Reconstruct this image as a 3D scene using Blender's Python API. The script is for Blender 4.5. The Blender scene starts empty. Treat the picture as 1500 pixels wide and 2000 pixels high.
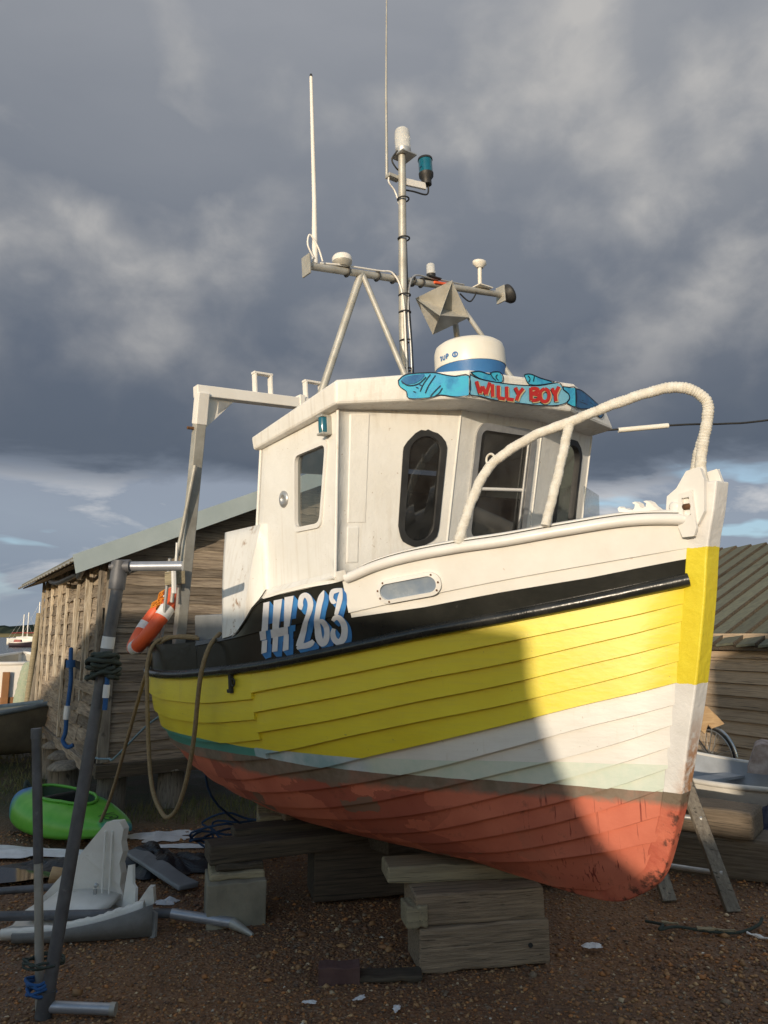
import bpy, bmesh, math, random
import numpy as np
from mathutils import Vector, Matrix
from mathutils.geometry import tessellate_polygon
random.seed(7); rng = np.random.default_rng(7)
sc = bpy.context.scene
col = sc.collection
R = math.radians

# ------------------------------------------------------------------ camera, sky, sun, exposure
cam = bpy.data.objects.new('camera', bpy.data.cameras.new('camera'))
col.objects.link(cam)
cam.data.sensor_fit = 'VERTICAL'; cam.data.sensor_height = 36; cam.data.lens = 26
cam.data.clip_start = .05; cam.data.clip_end = 4000
cam.location = (0, 0, 1.8); cam.rotation_euler = (R(99.2), 0, 0)
sc.camera = cam
sc.view_settings.view_transform = 'Standard'; sc.view_settings.look = 'None'
sc.view_settings.exposure = 0.58; sc.view_settings.gamma = 1.0

SUN_AZ = math.atan2(-.36, -.933)         # towards the sun: low behind the camera, a little to its left
SUN_EL = R(7)
sun = bpy.data.objects.new('sun', bpy.data.lights.new('sun', 'SUN'))
col.objects.link(sun)
sun.data.energy = 2.3; sun.data.angle = R(.55); sun.data.color = (1, .85, .66)
to_sun = Vector((math.sin(SUN_AZ)*math.cos(SUN_EL), math.cos(SUN_AZ)*math.cos(SUN_EL), math.sin(SUN_EL)))
sun.rotation_euler = to_sun.to_track_quat('Z', 'Y').to_euler()

class NT:
    """short-hand for wiring shader nodes"""
    def __init__(s, tree): s.t = tree; s.n = tree.nodes; s.l = tree.links
    def new(s, typ, **kw):
        x = s.n.new(typ)
        for k, v in kw.items(): setattr(x, k, v)
        return x
    def put(s, sock, v):
        if v is None: return
        if isinstance(v, bpy.types.NodeSocket): s.l.new(v, sock)
        else:
            if sock.type == 'RGBA' and len(v) == 3: v = (*v, 1)
            sock.default_value = v
    def math(s, op, a, b=None, c=None, clamp=False):
        x = s.new('ShaderNodeMath', operation=op, use_clamp=clamp)
        for i, v in enumerate((a, b, c)): s.put(x.inputs[i], v)
        return x.outputs[0]
    def mix(s, f, a, b, mode='MIX'):
        x = s.new('ShaderNodeMix', data_type='RGBA', blend_type=mode)
        s.put(x.inputs[0], f); s.put(x.inputs[6], a); s.put(x.inputs[7], b)
        return x.outputs[2]
    def noise(s, vec, scale, detail=5, rough=.55, dist=0):
        x = s.new('ShaderNodeTexNoise')
        s.put(x.inputs['Vector'], vec); s.put(x.inputs['Scale'], scale); s.put(x.inputs['Detail'], detail)
        s.put(x.inputs['Roughness'], rough); s.put(x.inputs['Distortion'], dist)
        return x.outputs[0]
    def ramp(s, f, stops, interp='LINEAR'):
        x = s.new('ShaderNodeValToRGB'); e = x.color_ramp; e.interpolation = interp
        while len(e.elements) < len(stops): e.elements.new(.5)
        for el, (p, c) in zip(e.elements, sorted(stops, key=lambda q: q[0])):
            el.position = p
            el.color = (c, c, c, 1) if isinstance(c, (int, float)) else (*c, 1)
        s.put(x.inputs[0], f)
        return x.outputs[0]
    def mapr(s, v, a, b, c=0., d=1.):
        x = s.new('ShaderNodeMapRange'); x.clamp = True
        for i, q in enumerate((v, a, b, c, d)): s.put(x.inputs[i], q)
        return x.outputs[0]
    def mapping(s, vec, scale=(1, 1, 1), loc=(0, 0, 0), rot=(0, 0, 0)):
        x = s.new('ShaderNodeMapping'); s.put(x.inputs[0], vec)
        x.inputs[1].default_value = loc; x.inputs[2].default_value = rot; x.inputs[3].default_value = scale
        return x.outputs[0]
    def sep(s, vec):
        x = s.new('ShaderNodeSeparateXYZ'); s.put(x.inputs[0], vec); return x.outputs
    def comb(s, a, b, c):
        x = s.new('ShaderNodeCombineXYZ')
        for i, v in enumerate((a, b, c)): s.put(x.inputs[i], v)
        return x.outputs[0]
    def curve_of(s, v, pts, lo, hi, vlo, vhi):
        """piecewise linear function of v; pts = [(v, f)]"""
        t = s.mapr(v, lo, hi)
        g = s.ramp(t, [((p-lo)/(hi-lo), (q-vlo)/(vhi-vlo)) for p, q in pts])
        return s.math('MULTIPLY_ADD', g, vhi-vlo, vlo)

world = bpy.data.worlds.new('World'); sc.world = world; world.use_nodes = True
w = NT(world.node_tree); w.n.clear()
sky = w.new('ShaderNodeTexSky', sky_type='NISHITA', sun_disc=False)
sky.sun_elevation = SUN_EL; sky.sun_rotation = SUN_AZ % (2*math.pi)
sky.air_density = 1.0; sky.dust_density = .6; sky.ozone_density = 1.5
dirv = w.new('ShaderNodeTexCoord').outputs['Generated']
nrm = w.new('ShaderNodeVectorMath', operation='NORMALIZE'); w.put(nrm.inputs[0], dirv)
dx, dy, dz = w.sep(nrm.outputs[0])
zc = w.math('MAXIMUM', dz, 0.0)
inv = w.math('DIVIDE', 1.0, w.math('ADD', zc, .16))
cp = w.comb(w.math('MULTIPLY', dx, inv), w.math('MULTIPLY', dy, inv), zc)      # seen as a ceiling of cloud
n_big = w.noise(w.mapping(nrm.outputs[0], scale=(1.6, 1.6, 2.3), loc=(3.1, 1.7, .4)), 2.2, 7, .55, .35)
n_mid = w.noise(w.mapping(nrm.outputs[0], scale=(1.8, 1.8, 2.6), loc=(7.4, 4.2, 1)), 5.2, 8, .58, .4)
n_lo = w.noise(w.mapping(nrm.outputs[0], scale=(3.2, 3.2, 9)), 1.4, 7, .58, .4)
zz = w.math('ADD', zc, w.math('MULTIPLY', w.math('SUBTRACT', n_lo, .5), .10))
base = w.ramp(zz, [(0, (.20, .235, .28)), (.07, (.165, .20, .25)), (.13, (.20, .235, .285)), (.185, (.19, .22, .27)), (.225, (.070, .087, .116)),
                   (.33, (.080, .097, .128)), (.46, (.120, .136, .165)), (.62, (.170, .183, .207)), (.72, (.21, .22, .242)), (1, (.52, .52, .525))])
# towering cloud: density, and the same density a little nearer the light, so that the lit side of each billow shows
def billow(loc):
    p_ = w.mapping(nrm.outputs[0], scale=(1.5, 1.5, 1.9), loc=loc)
    return w.math('ADD', w.noise(p_, 2.1, 3, .45, .1), w.math('MULTIPLY', w.noise(p_, 7.0, 7, .53, .2), .28))
d0 = billow((9.1, 4.4, .2)); d1 = billow((9.1-.075, 4.4, .2+.06))
hi = w.mapr(zc, .22, .46)
dens = w.mapr(d0, .56, .75)
relief = w.mapr(w.math('SUBTRACT', d0, d1), -.06, .12)
amt = w.math('MULTIPLY', w.math('MULTIPLY', dens, w.math('MULTIPLY_ADD', relief, .75, .22)), hi, clamp=True)
cloud = w.mix(amt, base, (.335, .328, .32))
# bright edges and a few blue gaps below the dark bank
gapz = w.math('MULTIPLY', w.mapr(zz, .03, .09), w.mapr(zz, .215, .175))
puff = w.math('MULTIPLY', gapz, w.mapr(n_lo, .52, .66))
cloud = w.mix(w.math('MULTIPLY', puff, .7), cloud, (.52, .51, .50))
n_gap = w.noise(w.mapping(nrm.outputs[0], scale=(2.2, 2.2, 10), loc=(1.3, .2, .55)), 2.1, 4, .5, .2)
hole = w.math('MULTIPLY', w.math('MULTIPLY', gapz, w.mapr(n_gap, .60, .66)), .7)
skyc = w.mix(1.0, sky.outputs[0], (.15, .15, .15), 'MULTIPLY')
blue = w.mix(.7, skyc, (.24, .38, .52))
final = w.mix(hole, cloud, blue)
# the bank of cloud ends towards the sun: open evening sky there
sd = w.new('ShaderNodeVectorMath', operation='DOT_PRODUCT'); w.put(sd.inputs[0], nrm.outputs[0]); sd.inputs[1].default_value = (to_sun.x, to_sun.y, 0)
opening = w.mapr(w.math('ADD', sd.outputs['Value'], w.math('MULTIPLY', w.math('SUBTRACT', n_mid, .5), .7)), -.22, .25)
final = w.mix(opening, final, skyc)
bg = w.new('ShaderNodeBackground'); w.put(bg.inputs[0], final); bg.inputs[1].default_value = 1.0
wo = w.new('ShaderNodeOutputWorld'); w.l.new(bg.outputs[0], wo.inputs[0])

# ------------------------------------------------------------------ helpers: objects
def link(o, parent=None):
    col.objects.link(o)
    if parent: o.parent = parent
    return o
def tag(o, label, cat=None, group=None, kind=None):
    if label: o['label'] = label
    if cat: o['category'] = cat
    if group: o['group'] = group
    if kind: o['kind'] = kind
    return o
def empty(name, label, cat, loc=(0, 0, 0), rz=0, group=None, mw=None):
    o = bpy.data.objects.new(name, None); col.objects.link(o)
    o.empty_display_size = .1
    if mw is not None: o.matrix_world = mw
    else: o.location = loc; o.rotation_euler = (0, 0, rz)
    return tag(o, label, cat, group)

def catmull(pts, n=8):
    P = [np.array(p, float) for p in pts]; out = []
    for i in range(len(P)-1):
        p0 = P[max(i-1, 0)]; p1 = P[i]; p2 = P[i+1]; p3 = P[min(i+2, len(P)-1)]
        for t in np.linspace(0, 1, n, endpoint=False):
            out.append(.5*((2*p1)+(-p0+p2)*t+(2*p0-5*p1+4*p2-p3)*t*t+(-p0+3*p1-3*p2+p3)*t**3))
    out.append(P[-1]); return out

class MB:
    """collects geometry for one mesh"""
    def __init__(s): s.v = []; s.f = []; s.sm = []
    def add(s, vs, fs, smooth=False):
        b = len(s.v); s.v += [tuple(map(float, p)) for p in vs]
        s.f += [tuple(b+i for i in f) for f in fs]; s.sm += [smooth]*len(fs)
        return s
    def box(s, c, size, rot=None, taper=1.0):
        hx, hy, hz = [q/2 for q in size]
        V = [Vector((x*hx*(taper if z > 0 else 1), y*hy*(taper if z > 0 else 1), z*hz)) for z in (-1, 1) for y in (-1, 1) for x in (-1, 1)]
        M = rot if rot is not None else Matrix.Identity(3)
        V = [M @ p + Vector(c) for p in V]
        return s.add(V, [(0, 2, 3, 1), (4, 5, 7, 6), (0, 1, 5, 4), (2, 6, 7, 3), (0, 4, 6, 2), (1, 3, 7, 5)])
    def tube(s, pts, r, n=10, cap=True, smooth=True, closed=False):
        P = [Vector(p) for p in pts]; m = len(P)
        rs = r if hasattr(r, '__len__') else [r]*m
        up = None; V = []
        for i, p in enumerate(P):
            a = P[(i-1) % m] if (closed or i > 0) else p
            b = P[(i+1) % m] if (closed or i < m-1) else p
            t = (b-a).normalized()
            if up is None:
                up = Vector((0, 0, 1)) if abs(t.z) < .9 else Vector((1, 0, 0))
            x = (up - t*up.dot(t))
            if x.length < 1e-6: x = t.orthogonal()
            x.normalize(); y = t.cross(x); up = x
            for k in range(n):
                an = 2*math.pi*k/n
                V.append(p + (x*math.cos(an)+y*math.sin(an))*rs[i])
        F = []
        for i in range(m if closed else m-1):
            for k in range(n):
                j = (i+1) % m
                F.append((i*n+k, i*n+(k+1) % n, j*n+(k+1) % n, j*n+k))
        s.add(V, F, smooth)
        if cap and not closed:
            s.add(V[:n], [tuple(range(n))[::-1]]); s.add(V[-n:], [tuple(range(n))])
        return s
    def lathe(s, prof, n=24, M=None, smooth=True, cap=True):
        V = []
        for r, z in prof:
            for k in range(n):
                a = 2*math.pi*k/n; p = Vector((r*math.cos(a), r*math.sin(a), z)); V.append(M @ p if M else p)
        F = []
        for i in range(len(prof)-1):
            for k in range(n): F.append((i*n+k, i*n+(k+1) % n, (i+1)*n+(k+1) % n, (i+1)*n+k))
        s.add(V, F, smooth)
        if cap: s.add(V[:n], [tuple(range(n))[::-1]]); s.add(V[-n:], [tuple(range(n))])
        return s
    def grid(s, P, smooth=True, flip=False):
        """P[i][j] points"""
        n, m = len(P), len(P[0]); V = [p for row in P for p in row]
        F = []
        for i in range(n-1):
            for j in range(m-1):
                q = (i*m+j, i*m+j+1, (i+1)*m+j+1, (i+1)*m+j); F.append(q[::-1] if flip else q)
        return s.add(V, F, smooth)
    def prism(s, poly, vec, holes=()):
        """flat polygon (3-D points) pushed along vec"""
        loops = [[Vector(p) for p in poly]] + [[Vector(p) for p in h] for h in holes]
        tri = tessellate_polygon(loops); flat = [p for l in loops for p in l]; n = len(flat); vec = Vector(vec)
        s.add(flat + [p+vec for p in flat], [tuple(t) for t in tri] + [tuple(n+i for i in t[::-1]) for t in tri])
        b = 0
        for l in loops:
            k = len(l); s.add(l+[p+vec for p in l], [(i, (i+1) % k, k+(i+1) % k, k+i) for i in range(k)])
            b += k
        return s
    def build(s, name, mat, parent=None, bevel=0, weld=False, loc=None, mw=None, solid=0, subsurf=0):
        me = bpy.data.meshes.new(name); me.from_pydata(s.v, [], s.f)
        me.polygons.foreach_set('use_smooth', s.sm)
        bm = bmesh.new(); bm.from_mesh(me)
        if weld: bmesh.ops.remove_doubles(bm, verts=bm.verts, dist=1e-5)
        bmesh.ops.recalc_face_normals(bm, faces=bm.faces)
        bm.to_mesh(me); bm.free(); me.update()
        if mat: me.materials.append(mat)
        o = bpy.data.objects.new(name, me); link(o, parent)
        if loc is not None: o.location = loc
        if mw is not None: o.matrix_world = mw
        if solid:
            m = o.modifiers.new('s', 'SOLIDIFY'); m.thickness = solid; m.offset = -1
        if bevel:
            m = o.modifiers.new('b', 'BEVEL'); m.width = bevel; m.segments = 2; m.limit_method = 'ANGLE'; m.angle_limit = R(40)
        if subsurf:
            m = o.modifiers.new('u', 'SUBSURF'); m.levels = subsurf; m.render_levels = subsurf
        return o
def frame3(x, z=Vector((0, 0, 1))):
    """3x3 with columns x, y, z; x kept"""
    x = Vector(x).normalized(); y = z.cross(x).normalized(); z = x.cross(y)
    return Matrix((x, y, z)).transposed()

# ------------------------------------------------------------------ helpers: materials
def newmat(name):
    m = bpy.data.materials.new(name); m.use_nodes = True; t = NT(m.node_tree)
    p = m.node_tree.nodes['Principled BSDF']
    return m, t, p
def surf(name, c1, c2=None, scale=6., stretch=(1, 1, 1), rough=.6, bump=.15, bscale=40., metal=0., rand=.0, lo=.35, hi=.68,
         spec=.5, detail=6, c3=None, s3=2., lo3=.55, hi3=.7, crack=0, coat=0, bdist=.01, rr=.12):
    m, t, p = newmat(name)
    oc = t.new('ShaderNodeTexCoord').outputs['Object']
    oi = t.new('ShaderNodeObjectInfo')
    off = t.new('ShaderNodeVectorMath', operation='ADD'); t.put(off.inputs[0], oc)
    t.put(off.inputs[1], t.comb(t.math('MULTIPLY', oi.outputs['Random'], 37.), t.math('MULTIPLY', oi.outputs['Random'], 11.), 0.))
    v = t.mapping(off.outputs[0], scale=stretch)
    n1 = t.noise(v, scale, detail, .6)
    c = t.mix(t.mapr(n1, lo, hi), c1, c2 if c2 else tuple(q*.8 for q in c1))
    if c3:
        n3 = t.noise(v, s3, 7, .65); c = t.mix(t.mapr(n3, lo3, hi3), c, c3)
    if crack:
        nc = t.noise(t.mapping(off.outputs[0], scale=(stretch[0]*.45, stretch[1]*1.9, stretch[2]*1.9)), scale, 4, .5, .3)
        c = t.mix(t.math('MULTIPLY', t.mapr(nc, .60, .66), crack), c, tuple(q*.18 for q in c1))
        kn = t.noise(off.outputs[0], 2.3, 3, .5); c = t.mix(t.math('MULTIPLY', t.mapr(kn, .60, .75), .5), c, tuple(q*.45 for q in c1))
    if rand:
        hs = t.new('ShaderNodeHueSaturation'); t.put(hs.inputs['Color'], c)
        t.put(hs.inputs['Value'], t.math('MULTIPLY_ADD', oi.outputs['Random'], rand*2, 1-rand)); c = hs.outputs[0]
    t.put(p.inputs['Base Color'], c)
    t.put(p.inputs['Roughness'], t.math('MULTIPLY_ADD', n1, rr*2, rough-rr))
    p.inputs['Metallic'].default_value = metal
    p.inputs['Specular IOR Level'].default_value = spec
    if coat: p.inputs['Coat Weight'].default_value = coat; p.inputs['Coat Roughness'].default_value = .15
    if bump:
        b = t.new('ShaderNodeBump'); b.inputs['Strength'].default_value = bump; b.inputs['Distance'].default_value = bdist
        nb = t.noise(v, bscale, 6, .6); t.put(b.inputs['Height'], nb); t.l.new(b.outputs[0], p.inputs['Normal'])
    return m

MAT = {}
MAT['white'] = surf('white paint', (.80, .785, .745), (.73, .705, .65), scale=3.5, stretch=(1.5, 1.5, 1), rough=.42, bump=.35, bscale=9, bdist=.012, c3=(.56, .47, .35), s3=6, lo3=.62, hi3=.82)
def house_paint():
    m, t, p = newmat('wheelhouse paint'); oc = t.new('ShaderNodeTexCoord').outputs['Object']; x, y, z = t.sep(oc)
    n1 = t.noise(oc, 4, 6, .6); n2 = t.noise(oc, 15, 6, .65); st = t.noise(t.mapping(oc, scale=(17, 17, .7)), 1.5, 5, .6); sp = t.noise(oc, 55, 3, .6)
    c = t.mix(t.mapr(n1, .35, .68), (.81, .795, .755), (.75, .725, .67))
    c = t.mix(t.math('MULTIPLY', t.math('MULTIPLY', t.mapr(st, .50, .72), t.mapr(z, 2.2, 1.85)), .38), c, (.50, .42, .31))
    c = t.mix(t.math('MULTIPLY', t.math('MULTIPLY', t.mapr(st, .52, .70), t.mapr(z, 2.42, 2.56)), .35), c, (.45, .37, .28))
    c = t.mix(t.math('MULTIPLY', t.mapr(n2, .55, .64), t.math('MULTIPLY', t.mapr(x, -2.33, -2.43), t.mapr(x, -2.52, -2.47))), c, (.30, .17, .08))
    c = t.mix(t.math('MULTIPLY', t.mapr(sp, .69, .74), .7), c, (.33, .22, .13))
    t.put(p.inputs['Base Color'], c); t.put(p.inputs['Roughness'], t.math('MULTIPLY_ADD', n1, .25, .3))
    b = t.new('ShaderNodeBump'); b.inputs['Strength'].default_value = .4; b.inputs['Distance'].default_value = .012
    t.put(b.inputs['Height'], t.math('ADD', t.noise(oc, 11, 6, .6), t.math('MULTIPLY', t.noise(oc, 45, 4, .6), .25))); t.l.new(b.outputs[0], p.inputs['Normal'])
    return m
MAT['house'] = house_paint()
MAT['white_clean'] = surf('white gloss paint', (.82, .80, .76), (.76, .73, .68), scale=5, rough=.32, bump=.12, bscale=18, c3=(.5, .36, .22), s3=14, lo3=.70, hi3=.82)
MAT['yellow'] = surf('yellow paint', (.80, .60, .025), (.74, .54, .02), scale=3, rough=.42, bump=.08, bscale=25)
MAT['black'] = surf('black paint', (.012, .013, .012), (.03, .03, .028), scale=6, rough=.26, bump=.28, bscale=14, spec=.5, c3=(.10, .10, .09), s3=18, lo3=.68, hi3=.8)
MAT['blackmatt'] = surf('black rubber', (.015, .015, .016), (.03, .03, .03), scale=8, rough=.55, bump=.1)
MAT['galv'] = surf('galvanised steel', (.50, .49, .45), (.36, .345, .30), scale=9, rough=.5, metal=.35, bump=.1, c3=(.24, .17, .10), s3=6, lo3=.66, hi3=.8)
MAT['alu'] = surf('aluminium', (.55, .55, .54), (.40, .40, .40), scale=12, rough=.42, metal=.6, bump=.06)
MAT['steel_dark'] = surf('weathered dark steel', (.085, .085, .09), (.16, .16, .17), scale=7, rough=.55, metal=.3, bump=.15, c3=(.25, .25, .26), s3=20, lo3=.66, hi3=.78)
MAT['steel_bright'] = surf('bright tube steel', (.46, .48, .52), (.34, .35, .38), scale=9, rough=.38, metal=.5, bump=.05)
MAT['rope'] = surf('manila rope', (.30, .22, .12), (.22, .155, .08), scale=60, rough=.9, bump=.6, bscale=220, bdist=.004)
MAT['rope_dark'] = surf('dark green rope', (.035, .05, .04), (.06, .07, .06), scale=60, rough=.9, bump=.6, bscale=200)
MAT['rope_blue'] = surf('blue rope', (.02, .085, .25), (.03, .12, .32), scale=60, rough=.8, bump=.5, bscale=200)
MAT['rope_navy'] = surf('navy rope', (.012, .035, .085), (.02, .05, .11), scale=60, rough=.9, bump=.5, bscale=200)
MAT['rope_pale'] = surf('pale blue twine', (.20, .30, .36), (.13, .2, .25), scale=60, rough=.85, bump=.4, bscale=200)
MAT['rope_orange'] = surf('orange line', (.72, .26, .02), (.6, .2, .02), scale=60, rough=.8, bump=.4, bscale=200)
MAT['binding'] = surf('white cord binding', (.76, .73, .66), (.62, .57, .48), scale=30, rough=.75, bump=.5, bscale=120, bdist=.006, c3=(.45, .33, .17), s3=7, lo3=.68, hi3=.8)
MAT['orange'] = surf('orange float', (.80, .13, .035), (.72, .10, .03), scale=6, rough=.5, bump=.1)
MAT['tape'] = surf('white tape', (.78, .78, .77), rough=.6, bump=.1)
MAT['old_wood'] = surf('weathered board', (.33, .265, .195), (.15, .115, .085), scale=3, stretch=(1.2, 14, 14), rough=.85, bump=.7, bscale=7, rand=.35, bdist=.012, c3=(.44, .365, .27), s3=2.4, lo3=.55, hi3=.75, crack=.85)
MAT['old_post'] = surf('weathered post', (.27, .235, .185), (.15, .125, .10), scale=3, stretch=(14, 14, 1.2), rough=.85, bump=.6, bscale=7, rand=.2, bdist=.01, crack=.85)
MAT['batten'] = surf('flaking painted batten', (.62, .55, .44), (.28, .22, .15), scale=4, stretch=(10, 10, 1.5), rough=.8, bump=.5, bscale=12, rand=.3)
MAT['shed_wall2'] = surf('stained lap board', (.50, .375, .25), (.34, .25, .165), scale=3, stretch=(1.2, 16, 16), rough=.8, bump=.5, bscale=8, rand=.18, bdist=.008, crack=.85)
MAT['fascia'] = surf('grey-green painted barge board', (.38, .44, .45), (.32, .38, .39), scale=3, rough=.55, bump=.12)
MAT['roof_old'] = surf('old felt roof', (.19, .19, .16), (.11, .11, .09), scale=4, rough=.85, bump=.4, bscale=25, rand=.12)
MAT['roof2'] = surf('mossy roof sheet', (.165, .165, .108), (.11, .11, .078), scale=3, stretch=(1.5, 6, 6), rough=.8, bump=.35, bscale=14, rand=.22, c3=(.17, .15, .08), s3=5, lo3=.62, hi3=.78)
MAT['concrete'] = surf('concrete', (.31, .275, .205), (.20, .18, .135), scale=5, rough=.9, bump=.5, bscale=45, c3=(.34, .31, .27), s3=11, lo3=.64, hi3=.78)
MAT['sleeper'] = surf('grey weathered baulk', (.37, .275, .185), (.17, .125, .085), scale=4, stretch=(.8, 15, 15), lo=.36, hi=.70, rough=.85, bump=.9, bscale=9, rand=.15, bdist=.012, c3=(.34, .30, .26), s3=5, lo3=.64, hi3=.78, crack=.85)
MAT['timber_pale'] = surf('pale sawn timber', (.37, .31, .195), (.24, .20, .13), scale=4, stretch=(.8, 15, 15), rough=.8, bump=.4, bscale=8, rand=.15, crack=.85)
MAT['timber_dark'] = surf('dark wet timber', (.105, .08, .052), (.045, .035, .025), scale=4, stretch=(.8, 15, 15), rough=.8, bump=.5, bscale=8, rand=.2, crack=.85)
MAT['baulk_brown'] = surf('brown creosoted baulk', (.22, .17, .12), (.11, .085, .06), scale=4, stretch=(.8, 15, 15), rough=.8, bump=.7, bscale=9, rand=.1, crack=.8)
MAT['brick'] = surf('purple brick', (.13, .07, .06), (.09, .045, .04), scale=12, rough=.85, bump=.4)
MAT['fresh_wood'] = surf('splintered plywood', (.56, .38, .20), (.42, .26, .13), scale=4, stretch=(1.5, 12, 12), rough=.75, bump=.5, bscale=9)
MAT['grp'] = surf('dirty white fibreglass', (.82, .79, .74), (.68, .64, .58), scale=4, rough=.5, bump=.2, bscale=22, c3=(.20, .15, .11), s3=7, lo3=.66, hi3=.78)
MAT['grp_grey'] = surf('raw fibreglass underside', (.25, .24, .23), (.17, .16, .15), scale=5, rough=.7, bump=.4, bscale=30)
MAT['sheet'] = surf('ragged white sheeting', (.80, .80, .81), (.60, .59, .60), scale=6, rough=.7, bump=.3)
MAT['tarp'] = surf('black tarpaulin', (.018, .019, .021), (.035, .036, .04), scale=4, rough=.45, bump=.5, bscale=9, bdist=.02)
MAT['tarp_blue'] = surf('navy tarpaulin', (.015, .02, .05), (.025, .03, .07), scale=4, rough=.5, bump=.5, bscale=9, bdist=.02)
MAT['radar_blue'] = surf('blue radar base', (.045, .17, .40), (.035, .14, .34), scale=6, rough=.4, bump=.05)
MAT['radome'] = surf('radome white', (.76, .73, .66), (.70, .66, .57), scale=5, rough=.4, bump=.05)
MAT['letter_white'] = surf('signwriter white', (.72, .72, .74), (.62, .62, .65), scale=20, rough=.45, bump=.15, bscale=60)
MAT['letter_blue'] = surf('signwriter blue', (.05, .24, .56), (.03, .14, .40), scale=16, rough=.45, bump=.15, bscale=60)
MAT['ribbon_blue'] = surf('painted ribbon blue', (.07, .40, .68), (.05, .50, .68), scale=14, rough=.42, bump=.1, c3=(.02, .16, .42), s3=9, lo3=.5, hi3=.72)
MAT['ribbon_pale'] = surf('painted ribbon pale blue', (.24, .54, .70), (.15, .45, .66), scale=14, rough=.42, bump=.1)
MAT['ribbon_dark'] = surf('painted ribbon dark blue', (.02, .11, .30), (.03, .2, .42), scale=14, rough=.42, bump=.1)
MAT['line_dark'] = surf('signwriter dark line', (.008, .012, .03), rough=.45, bump=0)
MAT['letter_red'] = surf('signwriter red', (.55, .035, .03), (.42, .02, .02), scale=16, rough=.4, bump=.1)
MAT['letter_cream'] = surf('signwriter cream', (.66, .54, .30), rough=.45, bump=.1)
MAT['kayak'] = None
MAT['green'] = surf('green plastic', (.12, .42, .04), (.09, .34, .04), scale=4, rough=.4, bump=.08)
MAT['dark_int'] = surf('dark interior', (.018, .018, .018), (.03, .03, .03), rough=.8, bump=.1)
MAT['grey_paint'] = surf('grey boat paint', (.27, .28, .29), (.21, .22, .225), scale=5, rough=.55, bump=.15)
MAT['lining_grey'] = surf('blue grey lining', (.42, .45, .48), (.34, .36, .38), scale=5, rough=.6, bump=.15)
MAT['cream_grp'] = surf('weathered cream hull', (.52, .48, .40), (.42, .38, .31), scale=4, rough=.55, bump=.2)
MAT['dull_white'] = surf('dull white hull', (.76, .73, .67), (.64, .61, .55), scale=4, rough=.55, bump=.2)
MAT['blue_grey'] = surf('blue grey rim', (.22, .27, .31), (.14, .18, .21), scale=6, rough=.6, bump=.2)
MAT['khaki'] = surf('dirty khaki hull', (.16, .14, .10), (.10, .09, .065), scale=5, rough=.7, bump=.3)
MAT['brown'] = surf('varnish brown', (.26, .12, .045), (.20, .09, .03), scale=6, rough=.5, bump=.2)
MAT['net'] = surf('pale green net', (.34, .42, .30), (.46, .47, .36), scale=25, rough=.9, bump=.9, bscale=60, bdist=.03)
MAT['tree_far'] = surf('far trees', (.035, .05, .04), (.055, .065, .045), scale=.06, rough=1, bump=0, spec=0)
MAT['reed'] = surf('far reed bank', (.20, .17, .09), (.15, .13, .07), scale=.1, rough=1, bump=0, spec=0)
MAT['red_paint'] = surf('red boat paint', (.30, .05, .04), rough=.5, bump=.1)
MAT['navy_paint'] = surf('dark boat paint', (.03, .02, .03), rough=.5, bump=.1)
MAT['chrome'] = surf('chrome rim', (.6, .6, .58), rough=.3, metal=.8, bump=0)
MAT['rust'] = surf('rusty iron', (.20, .09, .035), (.10, .05, .025), scale=12, rough=.85, bump=.4)
MAT['stone'] = surf('blotched pale sack', (.52, .44, .40), (.24, .17, .14), scale=7, rough=.9, bump=.5, bscale=20)

def glass_mat(name, tint, gloss=.18, dirt=.1):
    m = bpy.data.materials.new(name); m.use_nodes = True; t = NT(m.node_tree); t.n.clear()
    tr = t.new('ShaderNodeBsdfTransparent'); t.put(tr.inputs[0], tint)
    gl = t.new('ShaderNodeBsdfGlossy'); gl.inputs['Roughness'].default_value = .04; t.put(gl.inputs[0], (.9, .9, .9))
    df = t.new('ShaderNodeBsdfDiffuse'); t.put(df.inputs[0], (.30, .30, .29))
    fr = t.new('ShaderNodeFresnel'); fr.inputs[0].default_value = 1.5
    a = t.new('ShaderNodeMixShader'); t.put(a.inputs[0], t.math('MULTIPLY_ADD', fr.outputs[0], .9, gloss*.3)); t.l.new(tr.outputs[0], a.inputs[1]); t.l.new(gl.outputs[0], a.inputs[2])
    oc = t.new('ShaderNodeTexCoord').outputs['Object']
    b = t.new('ShaderNodeMixShader'); t.put(b.inputs[0], t.mapr(t.noise(oc, 5, 6, .65), .38, .75, dirt*.3, dirt*1.8)); t.l.new(a.outputs[0], b.inputs[1]); t.l.new(df.outputs[0], b.inputs[2])
    o = t.new('ShaderNodeOutputMaterial'); t.l.new(b.outputs[0], o.inputs[0])
    return m
MAT['glass'] = glass_mat('window glass', (.62, .66, .66))
MAT['glass_dark'] = glass_mat('smoked window glass', (.30, .32, .33), dirt=.05)
MAT['glass_clear'] = glass_mat('clear acrylic', (.86, .88, .88), dirt=.06)
MAT['glass_frost'] = surf('scratched porthole glass', (.20, .25, .32), (.30, .34, .38), scale=9, rough=.25, bump=.2)
def lens(name, c):
    m, t, p = newmat(name); p.inputs['Base Color'].default_value = (*c, 1); p.inputs['Roughness'].default_value = .15
    p.inputs['Transmission Weight'].default_value = .35; p.inputs['Coat Weight'].default_value = .5
    return m
MAT['lens_white'] = lens('clear ribbed lens', (.75, .76, .74))
MAT['lens_teal'] = lens('teal lens', (.01, .16, .24))

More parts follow.
